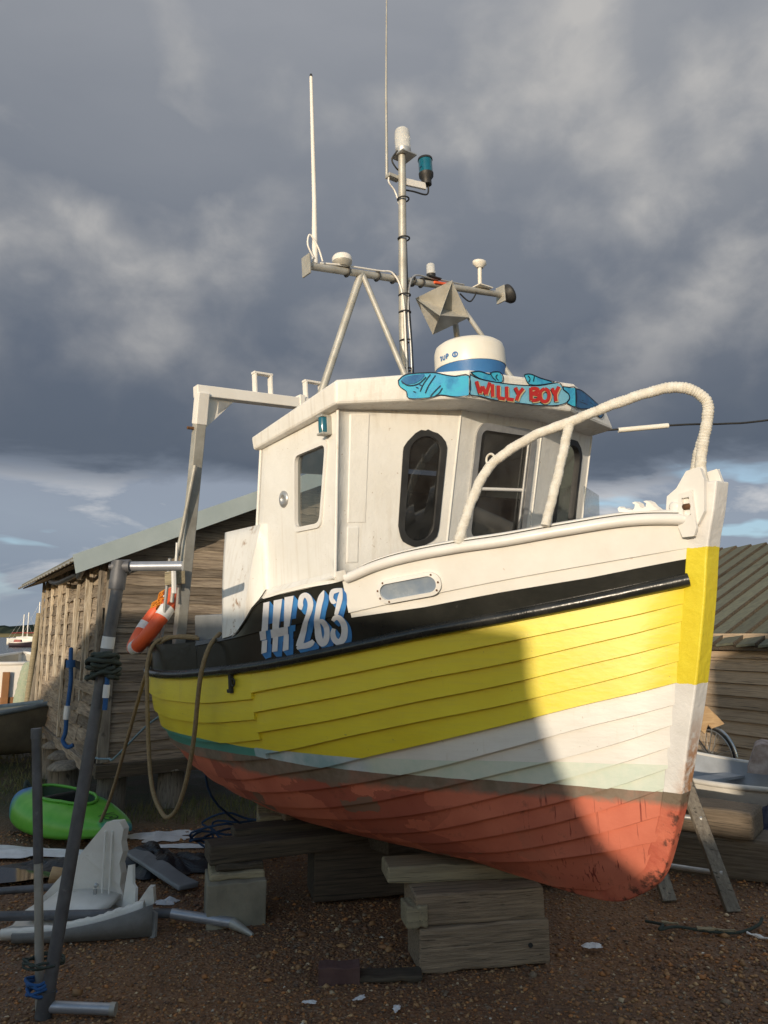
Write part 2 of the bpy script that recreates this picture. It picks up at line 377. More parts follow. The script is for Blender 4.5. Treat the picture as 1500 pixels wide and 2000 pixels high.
# ground: damp shingle
def ground_mat():
    m, t, p = newmat('damp shingle')
    oc = t.new('ShaderNodeTexCoord').outputs['Object']
    n1 = t.noise(oc, .55, 5, .6); n2 = t.noise(oc, 34, 4, .7); n3 = t.noise(oc, 3.2, 6, .6)
    vo = t.new('ShaderNodeTexVoronoi'); t.put(vo.inputs['Vector'], oc); vo.inputs['Scale'].default_value = 46
    c = t.mix(t.mapr(n2, .3, .7), (.14, .068, .034), (.33, .175, .082))
    c = t.mix(t.mapr(n3, .45, .72, 0, .7), c, (.145, .080, .044))
    stone = t.new('ShaderNodeHueSaturation'); stone.inputs['Saturation'].default_value = .3
    t.put(stone.inputs['Color'], vo.outputs['Color'])
    c = t.mix(t.mapr(t.sep(vo.outputs['Color'])[0], .80, .97, 0, .6), c, (.30, .22, .15))
    x, y, z = t.sep(oc)
    # grass and mud towards the timber shed on the left
    g = t.math('MULTIPLY', t.mapr(t.math('ADD', y, t.math('MULTIPLY', n3, 1.6)), 7.6, 8.6), t.mapr(x, .5, -1.2))
    c = t.mix(g, c, t.mix(t.mapr(n3, .35, .65), (.045, .06, .018), (.085, .06, .032)))
    wet = t.mapr(n1, .46, .62)
    c = t.mix(t.math('MULTIPLY', wet, .45), c, (.065, .036, .022))
    t.put(p.inputs['Base Color'], c); t.put(p.inputs['Roughness'], t.math('MULTIPLY_ADD', wet, -.3, .85))
    b = t.new('ShaderNodeBump'); b.inputs['Strength'].default_value = .8; b.inputs['Distance'].default_value = .02
    t.put(b.inputs['Height'], t.math('ADD', vo.outputs['Distance'], t.math('MULTIPLY', n2, .6))); t.l.new(b.outputs[0], p.inputs['Normal'])
    return m
MAT['ground'] = ground_mat()
def water_mat():
    m, t, p = newmat('estuary water')
    oc = t.new('ShaderNodeTexCoord').outputs['Object']
    p.inputs['Base Color'].default_value = (.10, .095, .075, 1); p.inputs['Roughness'].default_value = .25
    b = t.new('ShaderNodeBump'); b.inputs['Strength'].default_value = .6; b.inputs['Distance'].default_value = .15
    t.put(b.inputs['Height'], t.noise(t.mapping(oc, scale=(1, .35, 1)), 1.4, 5, .6)); t.l.new(b.outputs[0], p.inputs['Normal'])
    return m
MAT['water'] = water_mat()

# ------------------------------------------------------------------ ground, water, far shore
def hgt(x, y):
    z = .012*math.sin(1.7*x+.6*y)+.010*math.sin(2.3*y-1.1*x+1)
    d = max(0, y-17); return z - 2.2*min(1, d/20)**1.4 if d > 0 else z
xs_ = sorted(set(np.round(np.concatenate([np.linspace(-14, 14, 120), -14-np.geomspace(1, 900, 22), 14+np.geomspace(1, 900, 22)]), 3)))
ys_ = sorted(set(np.round(np.concatenate([np.linspace(-2, 40, 170), -2-np.geomspace(1, 300, 16), 40+np.geomspace(2, 900, 12)]), 3)))
tag(MB().grid([[(x, y, hgt(x, y)) for y in ys_] for x in xs_], flip=True).build('ground', MAT['ground']), None, kind='structure')
tag(MB().grid([[(x, y, -.6) for y in (16, 60, 200, 600, 2600)] for x in (-2500, -300, -60, 0, 60, 300, 2500)], flip=True).build('water', MAT['water']), None, kind='structure')
def ridge(name, y0, h0, amp, dep, mat, seed, lo=-1.0, bump=0):
    r = np.random.default_rng(seed); X = np.linspace(-900, 900, 500)
    ph = r.uniform(0, 6, 6)
    H = h0+amp*sum(np.sin(X*f+p)/k for k, (f, p) in enumerate(zip((.004, .009, .021, .05, .11, .23), ph), 1))+bump*r.random(500)
    P = [[(x, y0, lo), (x, y0+dep*.15, lo+(h-lo)*.75), (x, y0+dep*.5, h), (x, y0+dep, lo)] for x, h in zip(X, H)]
    o = MB().grid(P, smooth=False, flip=True).build(name, mat); tag(o, None, kind='structure'); return o
ridge('reed_bank', 330, .9, .3, 30, MAT['reed'], 3, bump=.4)
ridge('wooded_hill', 420, 6.0, 2.4, 120, MAT['tree_far'], 5, bump=2.2)

# ------------------------------------------------------------------ the fishing boat (local: x forward, y to port, z up from the keel)
HEAD = R(38); HEEL = R(4)
BM = Matrix(((math.sin(HEAD), math.cos(HEAD), 0), (-math.cos(HEAD), math.sin(HEAD), 0), (0, 0, 1))) @ Matrix.Rotation(HEEL, 3, 'X')
BMW = Matrix.Translation((1.5674, 3.3601, .4744)) @ BM.to_4x4()
boat = empty('fishing_boat', 'yellow, black and white clinker fishing boat standing on blocks', 'fishing boat', mw=BMW)
def bw(p): return BMW @ Vector(p)

HP = dict(zk=.157, Lk=4.053, L=4.988, es=.35, Bm=1.099, eb=2.207, ec=.527, fl=.044, lm0=2.467, lm1=2.4, q0=1.396, q1=.916, R=1.561, g1=2.324, g2=.512)
def h_xr(z): return np.interp(z, [-.3, 0, .06, .12, .22, .40, .74, 1.10, 1.46, 1.72, 2.1], [-1.2, -1.0, -.75, -.60, -.48, -.385, -.285, -.205, -.135, -.09, -.03])
def h_xs(z):
    t = np.clip((z-HP['zk'])/(1.05-HP['zk']), 0, 1); return -(HP['Lk']+(HP['L']-HP['Lk'])*t**HP['es'])
def h_W(z):
    tt = np.clip((z-.03)/.97, 0, 1)
    return .05+(HP['Bm']-.05)*(1-(1-tt)**HP['eb'])**HP['ec']*(1+HP['fl']*np.clip(z-.6, -1, 2))
def h_b(x, z):
    """half breadth of the hull at x, z"""
    a = h_xr(z); e = h_xs(z); u = np.clip(a-x, 0, None); v = np.clip(z/1.6, 0, 1.2)
    lm = HP['lm0']+(HP['lm1']-HP['lm0'])*v; q = HP['q0']+(HP['q1']-HP['q0'])*v
    f = np.sin(np.clip(u/lm, 0, 1)*np.pi/2)**q
    wv = np.clip((x-e)/HP['R'], 0, 1); g = (1-(1-wv)**HP['g1'])**HP['g2']
    return .05+(h_W(z)-.05)*f*g
def h_n(x, z):
    """outward normal (starboard taken as positive y)"""
    d = .01; bx = (h_b(x+d, z)-h_b(x-d, z))/(2*d); bz = (h_b(x, z+d)-h_b(x, z-d))/(2*d)
    n = np.array([-bx, 1, -bz]); return n/np.linalg.norm(n)
def hp(x, z, off=0, side=-1):
    """point on the hull skin"""
    n = h_n(x, z); p = np.array([x, h_b(x, z), z])+n*off; return (p[0], -p[1] if side < 0 else p[1], p[2])

LINES = {
 'rub': [(-.12, 1.54), (-.46, 1.472), (-.82, 1.41), (-1.18, 1.353), (-1.56, 1.285), (-2.16, 1.19), (-2.78, 1.13), (-3.35, 1.087), (-3.8, 1.075), (-4.5, 1.08), (-5.1, 1.09)],
 'l1': [(-.14, 1.46), (-.48, 1.39), (-.84, 1.32), (-1.2, 1.252), (-1.69, 1.16), (-2.3, 1.056)],
 'l1b': [(-2.3, 1.02), (-2.94, .953), (-3.55, .932), (-3.9, .937), (-4.5, .955), (-5.1, .98)],
 'l2': [(-.16, 1.38), (-.5, 1.30), (-.87, 1.214), (-1.23, 1.148), (-1.71, 1.05), (-2.3, .943)],
 'l2b': [(-2.3, .903), (-2.99, .825), (-3.44, .806), (-3.89, .81), (-4.5, .83), (-5.1, .86)],
 'l3': [(-.185, 1.285), (-.52, 1.205), (-.89, 1.112), (-1.25, 1.038), (-1.74, .93), (-2.3, .828)],
 'l3b': [(-2.3, .787), (-2.75, .72), (-3.08, .692), (-3.54, .685), (-4.3, .70), (-5.1, .735)],
 'l4': [(-.2, 1.2), (-.53, 1.11), (-.91, 1.012), (-1.28, .932), (-1.78, .818), (-2.06, .75), (-2.3, .703)],
 'l4b': [(-2.3, .672), (-2.8, .60), (-3.3, .566), (-4, .57), (-5.1, .615)],
 'l5': [(-.23, 1.1), (-.55, 1.02), (-.93, .912), (-1.31, .81), (-1.7, .71), (-1.87, .664), (-2.18, .60), (-2.72, .485), (-3.3, .42), (-4, .42), (-5, .47)],
 'l6': [(-.25, 1.0), (-.58, .91), (-.96, .79), (-1.36, .67), (-1.54, .625), (-1.93, .535), (-2.29, .468), (-2.7, .40), (-3.3, .33), (-4, .32), (-5, .37)],
 'l7': [(-.29, .9), (-.6, .79), (-1.0, .67), (-1.41, .55), (-1.69, .475), (-2.03, .40), (-2.6, .31), (-3.2, .255), (-4, .24), (-5, .28)],
 'l8': [(-.31, .80), (-.62, .69), (-1.04, .55), (-1.48, .42), (-1.85, .342), (-2.21, .285), (-2.8, .21), (-3.4, .175), (-5, .185)],
 'l9': [(-.36, .69), (-.62, .59), (-1.08, .44), (-1.57, .295), (-2.1, .2), (-2.8, .14), (-5, .125)],
 'l10': [(-.39, .595), (-.67, .48), (-1.13, .33), (-1.5, .23), (-2.1, .14), (-2.8, .098), (-5, .09)],
 'l11': [(-.41, .475), (-.7, .37), (-1.19, .22), (-1.6, .145), (-2.2, .088), (-3, .068), (-5, .064)],
 'l12': [(-.48, .345), (-.73, .27), (-1.26, .14), (-1.8, .075), (-3, .048), (-5, .046)],
 'gar': [(-.6, .10), (-.9, .04), (-1.3, .033), (-5, .032)],
 'lap': [(-.09, 1.708), (-.43, 1.662), (-.78, 1.614), (-1.13, 1.56), (-1.53, 1.494), (-1.8, 1.453), (-2.16, 1.409), (-2.45, 1.371), (-2.8, 1.335), (-3.0, 1.318)],
 'top': [(-.04, 1.845), (-.22, 1.862), (-.49, 1.84), (-.73, 1.812), (-.93, 1.797), (-1.34, 1.735), (-1.49, 1.69), (-1.8, 1.655), (-2.12, 1.60), (-2.2, 1.57), (-2.3, 1.49), (-2.4, 1.42), (-2.55, 1.385), (-2.8, 1.362), (-3.0, 1.345), (-3.3, 1.328), (-4, 1.31), (-5.1, 1.31)],
}
def zl(name, x):
    p = LINES[name]; X = np.array([q[0] for q in p])[::-1]; Z = np.array([q[1] for q in p])[::-1]
    if x < X[0]: return Z[0]
    if x > X[-1]: return Z[-1]+(x-X[-1])*(Z[-1]-Z[-2])/(X[-1]-X[-2])
    i = min(max(np.searchsorted(X, x)-1, 0), len(X)-2)
    # monotone-ish cubic
    m = np.gradient(Z, X); h = X[i+1]-X[i]; t = (x-X[i])/h
    return (2*t**3-3*t*t+1)*Z[i]+(t**3-2*t*t+t)*h*m[i]+(-2*t**3+3*t*t)*Z[i+1]+(t**3-t*t)*h*m[i+1]

def hull_paint(name, top):
    """topside colour over boot stripe over antifouling, in boat coordinates"""
    m, t, p = newmat(name)
    oc = t.new('ShaderNodeTexCoord').outputs['Object']; x, y, z = t.sep(oc)
    n1 = t.noise(oc, 3.1, 6, .6); n2 = t.noise(oc, 11, 6, .65); n3 = t.noise(t.mapping(oc, scale=(9, 9, 1.1)), 2.2, 5, .6)
    zn = t.math('ADD', z, t.math('MULTIPLY', t.math('SUBTRACT', n2, .5), .006))
    if top == 'yellow': tc = t.mix(t.mapr(n1, .35, .68), (.80, .665, .04), (.76, .605, .03)); 
    else: tc = t.mix(t.mapr(n1, .35, .68), (.80, .78, .73), (.73, .70, .65))
    tc = t.mix(t.math('MULTIPLY', t.mapr(n3, .62, .80), .25), tc, (.42, .30, .14))
    br = t.noise(t.mapping(oc, scale=(1.2, 1.2, 16)), 5, 5, .6); sp = t.noise(oc, 48, 3, .6)
    tc = t.mix(t.math('MULTIPLY', t.mapr(br, .45, .75), .16), tc, (.45, .36, .14) if top == 'yellow' else (.52, .47, .40))
    tc = t.mix(t.math('MULTIPLY', t.mapr(sp, .70, .76), .6), tc, (.22, .16, .08))
    boot = t.mix(t.mapr(n2, .4, .65), (.66, .70, .60), (.58, .66, .56))
    boot = t.mix(t.mapr(x, -1.60, -1.68), boot, t.mix(t.mapr(n1, .42, .6), (.62, .66, .68), (.30, .45, .46)))
    boot = t.mix(t.mapr(x, -2.395, -2.40), boot, t.mix(t.mapr(n1, .35, .65), (.06, .25, .21), (.09, .29, .23)))
    red = t.mix(t.mapr(n1, .36, .64), (.66, .195, .115), (.55, .145, .085))
    vo = t.new('ShaderNodeTexVoronoi'); vo.distance = 'CHEBYCHEV'
    dv_ = t.new('ShaderNodeVectorMath', operation='ADD'); t.put(dv_.inputs[0], t.mapping(oc, scale=(1.0, .4, 1.7))); t.put(dv_.inputs[1], t.comb(t.math('MULTIPLY', n2, .22), 0., t.math('MULTIPLY', n1, .35)))
    t.put(vo.inputs['Vector'], dv_.outputs[0]); vo.inputs['Scale'].default_value = 3.6
    cell = t.sep(vo.outputs['Color'])[0]
    aft = t.mapr(x, -.9, -1.5)
    red = t.mix(t.math('MULTIPLY', t.mapr(cell, .62, .66), t.math('MULTIPLY', aft, .55)), red, (.27, .06, .04))
    red = t.mix(t.math('MULTIPLY', t.mapr(cell, .10, .07), t.math('MULTIPLY', aft, .8)), red, (.17, .14, .10))
    drip = t.noise(t.mapping(oc, scale=(30, 30, .8), rot=(0, R(-9), 0)), 1.6, 4, .6)
    red = t.mix(t.math('MULTIPLY', t.mapr(drip, .60, .66), t.mapr(x, -1.2, -.75)), red, (.20, .03, .02))
    red = t.mix(t.math('MULTIPLY', t.mapr(n2, .60, .74), .55), red, (.16, .06, .04))
    scum = t.math('MULTIPLY', t.mapr(t.math('ADD', z, t.math('MULTIPLY', t.math('SUBTRACT', n2, .5), .07)), .535, .565), t.mapr(n1, .25, .5, .55, 1))
    red = t.mix(scum, red, t.mix(t.mapr(n2, .35, .65), (.17, .125, .085), (.25, .19, .14)))
    wl = t.curve_of(x, [(-5.2, .59), (-3.45, .612), (-2.8, .648), (-2.4, .668), (-1.9, .642), (-1.2, .622), (-.5, .603), (0, .60)], -5.2, 0, .5, .7)
    yl = t.curve_of(x, [(-5.2, .66), (-3.3, .70), (-2.40, .715), (-2.39, .722), (-1.6, .716), (-.9, .724), (0, .73)], -5.2, 0, .5, .8)
    c = t.mix(t.math('GREATER_THAN', zn, yl), boot, tc)
    c = t.mix(t.math('LESS_THAN', zn, wl), c, red)
    t.put(p.inputs['Base Color'], c)
    t.put(p.inputs['Roughness'], t.mix(t.math('LESS_THAN', z, wl), (.42, .42, .42), (.72, .72, .72)))
    b = t.new('ShaderNodeBump'); b.inputs['Strength'].default_value = .22; b.inputs['Distance'].default_value = .008
    t.put(b.inputs['Height'], t.noise(t.mapping(oc, scale=(1, 1, 2.4)), 13, 6, .6)); t.l.new(b.outputs[0], p.inputs['Normal'])
    return m
MAT['hull_y'] = hull_paint('hull paint with yellow topsides', 'yellow')
MAT['hull_w'] = hull_paint('hull paint with white topsides', 'white')
def bulwark_paint():
    m, t, p = newmat('bulwark white over black')
    oc = t.new('ShaderNodeTexCoord').outputs['Object']; x, y, z = t.sep(oc)
    n1 = t.noise(oc, 4, 6, .6); n2 = t.noise(oc, 22, 5, .6)
    wc = t.mix(t.mapr(n1, .35, .68), (.80, .78, .73), (.73, .70, .64)); wc = t.mix(t.mapr(n2, .70, .78), wc, (.46, .30, .18))
    bc = t.mix(t.mapr(n1, .35, .7), (.013, .014, .012), (.028, .028, .024)); bc = t.mix(t.mapr(n2, .70, .80), bc, (.09, .09, .075))
    bl = t.curve_of(x, [(-5.2, 1.9), (-1.535, 1.9), (-1.53, 1.466), (-1.14, 1.503), (-.79, 1.556), (-.44, 1.60), (-.1, 1.66), (0, 1.67)], -5.2, 0, 1.2, 2.0)
    port = t.math('GREATER_THAN', y, 0.)
    k = t.math('LESS_THAN', z, bl)
    # the black panel's own upper edge, left of the porthole
    pan = t.curve_of(x, [(-5.2, 1.9), (-2.18, 1.9), (-2.13, 1.592), (-1.53, 1.662), (0, 1.9)], -5.2, 0, 1.2, 2.0)
    k = t.math('MULTIPLY', k, t.math('LESS_THAN', z, pan))
    t.put(p.inputs['Base Color'], t.mix(k, wc, bc)); t.put(p.inputs['Roughness'], t.mix(k, (.36, .36, .36), (.24, .24, .24)))
    b = t.new('ShaderNodeBump'); b.inputs['Strength'].default_value = .3; b.inputs['Distance'].default_value = .006
    t.put(b.inputs['Height'], t.noise(oc, 17, 6, .6)); t.l.new(b.outputs[0], p.inputs['Normal'])
    return m
MAT['bulwark'] = bulwark_paint()

LAP = .024
def strake(up, lo, x0, x1, mat, side, nx=40, lap0=-.003, lap1=LAP, nv=4):
    """one clinker plank between two lap lines; x0 / x1 None = stem / stern"""
    rows = []
    for i in range(nx+1):
        s = i/nx
        s = .5-.5*math.cos(math.pi*s) if (x0 is None and x1 is None) else (1-(1-s)**1.9 if x1 is None else s**1.5 if x0 is None else s)
        row = []
        for j in range(nv+1):
            v = j/nv
            # the plank's own run: from the stem rabbet to the stern end at this height
            xa = -.5; xe = -4.6
            for _ in range(12):
                za = zl(up, xa)*(1-v)+zl(lo, xa)*v; xa = float(h_xr(za)) if x0 is None else x0
                ze = zl(up, xe)*(1-v)+zl(lo, xe)*v; xe = float(h_xs(ze)) if x1 is None else x1
            x = xa+(xe-xa)*s
            z = zl(up, x)*(1-v)+zl(lo, x)*v
            e = h_xs(z)
            x_ = min(max(x, e+1e-4), float(h_xr(z))-1e-4)
            fade = min(1, max(0, (float(h_xr(z))-x_)/.16))          # laps die away into the stem
            row.append((x_, z, lap0+(lap1-lap0)*v*(.15+.85*fade)))
        # bottom edge returning to the skin
        x_, z, o = row[-1]; row.append((x_, z-.42*max(o, .002), min(.001, o*.1)))
        rows.append([hp(a, b, c, side) for a, b, c in row])
    mb = MB()
    mb.grid([r[:-1] for r in rows], True, flip=(side > 0))
    mb.grid([[r[-2], r[-1]] for r in rows], False, flip=(side > 0))
    if x0 is not None: mb.add([rows[0][0], rows[0][-2], rows[0][-1]], [(0, 1, 2)])
    return mb.build('plank', mat, boat)
XS = -2.30
for side in (-1, 1):
    strake('top', 'lap', None, -3.0, MAT['bulwark'], side, 60, 0, .010)
    strake('lap', 'rub', None, -3.0, MAT['bulwark'], side, 44, -.002, .008)
    strake('top', 'rub', -3.0, None, MAT['bulwark'], side, 44, 0, .008)
    ys = ['rub', 'l1', 'l2', 'l3', 'l4', 'l5']
    for a, b in zip(ys, ys[1:]):
        strake(a, b, None, XS, MAT['hull_y'], side, 34)
        ab = a if a == 'rub' else a+'b'; bb = b if b == 'l5' else b+'b'
        strake(ab, bb, XS, None, MAT['hull_y'], side, 44, 0, LAP)
    ls = ['l5', 'l6', 'l7', 'l8', 'l9', 'l10', 'l11', 'l12', 'gar']
    for a, b in zip(ls, ls[1:]): strake(a, b, None, None, MAT['hull_w'], side, 50)

# stem and keel: one timber bent along the profile
prof = [(.075, 1.99), (.045, 1.86), (.0, 1.70), (-.042, 1.46), (-.12, 1.10), (-.19, .84), (-.25, .61), (-.32, .40), (-.41, .20), (-.535, .09), (-.69, .02), (-.97, -.004), (-1.5, -.01), (-2.6, -.015), (-4.05, -.015)]
inner = [(-.04, 2.0), (-.06, 1.86), (-.10, 1.72), (-.15, 1.46), (-.225, 1.10), (-.29, .84), (-.34, .61), (-.40, .42), (-.50, .24), (-.62, .14), (-.76, .085), (-1.0, .06), (-1.5, .055), (-2.6, .055), (-4.05, .16)]
pc = catmull([(*p, 0) for p in prof], 5); ic = catmull([(*p, 0) for p in inner], 5)
def stem_paint():
    m, t, p = newmat('stem paint'); oc = t.new('ShaderNodeTexCoord').outputs['Object']; x, y, z = t.sep(oc)
    n1 = t.noise(oc, 7, 6, .6); n2 = t.noise(oc, 19, 6, .65)
    zn = t.math('ADD', z, t.math('MULTIPLY', t.math('SUBTRACT', n2, .5), .03))
    wc = t.mix(t.mapr(n1, .35, .68), (.79, .77, .74), (.70, .68, .65))
    yc = t.mix(t.mapr(n1, .35, .68), (.80, .665, .04), (.75, .59, .03))
    # rust runs down the fore edge
    fore = t.mapr(t.math('ABSOLUTE', y), .05, .035)
    rust = t.math('MULTIPLY', t.math('MULTIPLY', t.mapr(z, 1.0, .75), t.mapr(n2, .40, .56)), fore)
    wl_ = t.mix(t.math('MULTIPLY', rust, .9), wc, (.42, .17, .04))
    red = t.mix(t.mapr(n1, .36, .62), (.62, .18, .105), (.45, .095, .06)); red = t.mix(t.math('MULTIPLY', t.mapr(n2, .58, .72), .6), red, (.16, .06, .04))
    red = t.mix(t.math('MULTIPLY', t.mapr(zn, .52, .56), 1.), red, (.18, .14, .10))
    red = t.mix(t.math('MULTIPLY', fore, t.mapr(n2, .54, .64)), red, (.10, .04, .028))
    c = t.mix(t.math('GREATER_THAN', zn, 1.705), yc, wc)
    c = t.mix(t.math('LESS_THAN', zn, 1.10), c, wl_)
    c = t.mix(t.math('LESS_THAN', z, .605), c, red)
    t.put(p.inputs['Base Color'], c); p.inputs['Roughness'].default_value = .5
    b = t.new('ShaderNodeBump'); b.inputs['Strength'].default_value = .5; b.inputs['Distance'].default_value = .01
    t.put(b.inputs['Height'], t.noise(oc, 24, 6, .6)); t.l.new(b.outputs[0], p.inputs['Normal'])
    return m
MAT['stem'] = stem_paint()
ring = []
for (a, b, _), (c, d, _) in zip(pc, ic):
    wf = .056 if b > .9 else .056-.026*min(1, (.9-b)/.5)
    wi = .056 if b > .3 else .052
    ring.append([(a, -wf, b), (a, wf, b), (c, wi, d), (c, -wi, d), (a, -wf, b)])
mb = MB().grid(ring, False); mb.add(ring[0][:4], [(0, 1, 2, 3)]); mb.add(ring[-1][:4], [(3, 2, 1, 0)])
stem = mb.build('stem', MAT['stem'], boat, bevel=.008, weld=True)
# cheek plates, roller and stem-head fittings
MB().prism([(-.17, -.066, 1.84), (-.02, -.066, 1.80), (.02, -.066, 1.86), (.035, -.066, 2.0), (.02, -.066, 2.06), (-.045, -.066, 2.05), (-.10, -.066, 1.98), (-.15, -.066, 1.95)], (0, -.022, 0)).build('cheek_plate', MAT['white_clean'], stem, bevel=.012)
MB().prism([(-.17, .066, 1.84), (-.02, .066, 1.80), (.02, .066, 1.86), (.035, .066, 2.0), (.02, .066, 2.06), (-.045, .066, 2.05), (-.10, .066, 1.98), (-.15, .066, 1.95)], (0, .02, 0)).build('cheek_plate', MAT['white_clean'], stem, bevel=.006)
MB().prism([(-.085, -.088, 1.755), (-.03, -.088, 1.755), (-.015, -.088, 1.79), (-.02, -.088, 1.96), (-.085, -.088, 1.95), (-.10, -.088, 1.80)], (0, -.016, 0), holes=[[(-.07, -.088, 1.85), (-.035, -.088, 1.85), (-.035, -.088, 1.93), (-.07, -.088, 1.93)]]).build('fairlead_plate', MAT['white_clean'], stem, bevel=.008)
MB().lathe([(.010, -.02), (.014, -.02), (.014, .02), (.010, .02)], 12, Matrix.Translation((-.052, -.092, 1.89)) @ Matrix.Rotation(R(90), 4, 'Y')).build('roller_pin', MAT['rust'], stem)
MB().lathe([(.026, 0), (.026, .012), (.018, .018), (.0, .02)], 14, Matrix.Translation((-.115, -.085, 1.895)) @ Matrix.Rotation(R(90), 4, 'X'), cap=False).build('bolt_head', MAT['white_clean'], stem)

# rubbing strakes and gunwale cappings
for side in (-1, 1):
    for nm, line, dz, r, xe, mat, off in (('rubbing_strake', 'rub', .026, .030, None, MAT['black'], .012), ('gunwale_capping', 'top', -.012, .026, -1.50, MAT['white_clean'], .014)):
        pts = []
        for i in range(71):
            s = i/70; s = 1-(1-s)**1.8 if xe is None else s
            xa = -.12 if line == 'rub' else -.055
            xend = xe if xe else float(h_xs(zl(line, -4.9)+dz))+.002
            x = xa+(xend-xa)*s; z = zl(line, x)+dz
            x = min(x, float(h_xr(z))-.004)
            pts.append(Vector(hp(x, z, off, side)))
        pts[0] += Vector((.015, 0, .002))
        MB().tube(pts, r, 12).build(nm, mat, boat)
# white wash strip on top of the gunwale
for side in (-1, 1):
    P = []
    for i in range(40):
        x = -.07-1.36*i/39; z = zl('top', x)
        a = hp(x, z, .02, side); s_ = -1 if side < 0 else 1
        P.append([(a[0], a[1], z+.018), (a[0]-.005, a[1]-s_*.04, z+.03), (a[0]-.01, a[1]-s_*.09, z+.028), (a[0]-.01, a[1]-s_*.10, z-.05)])
    MB().grid(P).build('rail_top', MAT['white_clean'], boat, solid=.004)
# deck
dk = []
for i in range(60):
    s = i/59; x = -.14+(-4.90+.14)*(1-(1-s)**1.4); z = min(zl('top', x)-.10, 1.64) if x > -1.6 else (1.20 if x < -2.3 else 1.20)
    bb = float(h_b(x, z))-.015; dk.append([(x, -bb, z), (x, 0, z+.03), (x, bb, z)])
MB().grid(dk).build('deck', MAT['grey_paint'], boat)
# horned fairlead on the starboard rail
fx = [(-.30, 1.885), (-.33, 1.89), (-.335, 1.915), (-.325, 1.93), (-.315, 1.915), (-.30, 1.915), (-.275, 1.90), (-.255, 1.895), (-.245, 1.91), (-.24, 1.935), (-.255, 1.95), (-.24, 1.958), (-.22, 1.94), (-.215, 1.915), (-.20, 1.905), (-.185, 1.915), (-.18, 1.94), (-.195, 1.955), (-.18, 1.96), (-.16, 1.945), (-.145, 1.915), (-.12, 1.885)]
fx = [(-.22+(x+.22)*.62, 1.882+(z-1.885)*.62) for x, z in fx]
MB().prism([(x, -h_b(x, 1.86)+.0, z+.005) for x, z in fx], (.006, .03, 0)).build('fairlead', MAT['white_clean'], boat, bevel=.004)

# registration number IH 263, painted on the black panel
def ribbon(cl, n=4):
    P = np.array(catmull(cl, n)); d = np.gradient(P[:, :2], axis=0)
    nn = np.stack([-d[:, 1], d[:, 0]], 1); nn /= np.linalg.norm(nn, axis=1)[:, None]+1e-9
    return P[:, :2]+nn*P[:, 2:3], P[:, :2]-nn*P[:, 2:3]
def quads(cl, n=4):
    a, b = ribbon(cl, n); return [[a[i], a[i+1], b[i+1], b[i]] for i in range(len(a)-1)]
def q6(c, p):
    a, b = p[0]/1000, p[1]/1000; return sum(k*v for k, v in zip(c, (1, a, b, a*a, a*b, b*b)))
NX = (-2.2409, .7522, -.0814, -.1242, -.0067, -.004); NZ = (1.7452, -.0382, -.4696, -.0003, .037, -.0044)
def on_panel(p, off):
    x, z = q6(NX, p), q6(NZ, p); l = zl('lap', x); r_ = zl('rub', x); tp = zl('top', x)
    lap = .010*np.clip((tp-z)/max(tp-l, .01), 0, 1) if z > l else max(-.002+.010*np.clip((l-z)/(l-r_), 0, 1), .010*(1-(l-z)/.05))
    return hp(x, z, lap+off)
def split(q, n=3):
    """cut a quad into a small grid so that paint follows the planking"""
    q = [np.array(p, float) for p in q]; out = []
    B = lambda u, v: q[0]*(1-u)*(1-v)+q[1]*u*(1-v)+q[2]*u*v+q[3]*(1-u)*v
    for i in range(n):
        for j in range(n): out.append([B(i/n, j/n), B((i+1)/n, j/n), B((i+1)/n, (j+1)/n), B(i/n, (j+1)/n)])
    return out
I_H = [[(228, 358), (305, 340), (297, 690), (218, 702)], [(192, 706), (272, 688), (262, 802), (188, 818)], [(208, 822), (275, 808), (273, 958), (205, 980)],
       [(358, 328), (462, 308), (430, 668), (352, 682)], [(490, 290), (600, 270), (560, 638), (492, 655)], [(330, 684), (540, 637), (530, 745), (325, 787)],
       [(345, 782), (410, 767), (405, 945), (338, 955)], [(478, 752), (540, 740), (540, 925), (468, 945)]]
N263 = [[(712, 412, 28), (690, 400, 34), (684, 345, 30), (700, 285, 32), (742, 262, 30), (785, 300, 34), (805, 370, 34), (795, 450, 32), (768, 540, 28), (735, 640, 30), (705, 740, 36), (680, 830, 40), (655, 890, 30)],
        [(640, 912, 14), (690, 885, 32), (750, 875, 34), (800, 855, 36), (838, 815, 22)],
        [(962, 205, 6), (935, 280, 34), (912, 370, 36), (898, 470, 34), (885, 570, 34), (888, 690, 40), (905, 790, 42), (945, 850, 38), (985, 815, 38), (1000, 730, 34), (985, 640, 34), (945, 580, 32), (905, 600, 14)],
        [(1110, 330, 22), (1080, 340, 28), (1055, 290, 26), (1068, 225, 30), (1115, 205, 28), (1190, 190, 16)],
        [(1180, 190, 14), (1168, 290, 32), (1148, 390, 30), (1122, 500, 24)],
        [(1075, 575, 20), (1110, 535, 30), (1160, 540, 36), (1205, 610, 40), (1222, 700, 42), (1205, 790, 44), (1150, 835, 38), (1095, 800, 36), (1072, 730, 32), (1085, 670, 24)]]
DROP = np.array((50, 62))
num = None
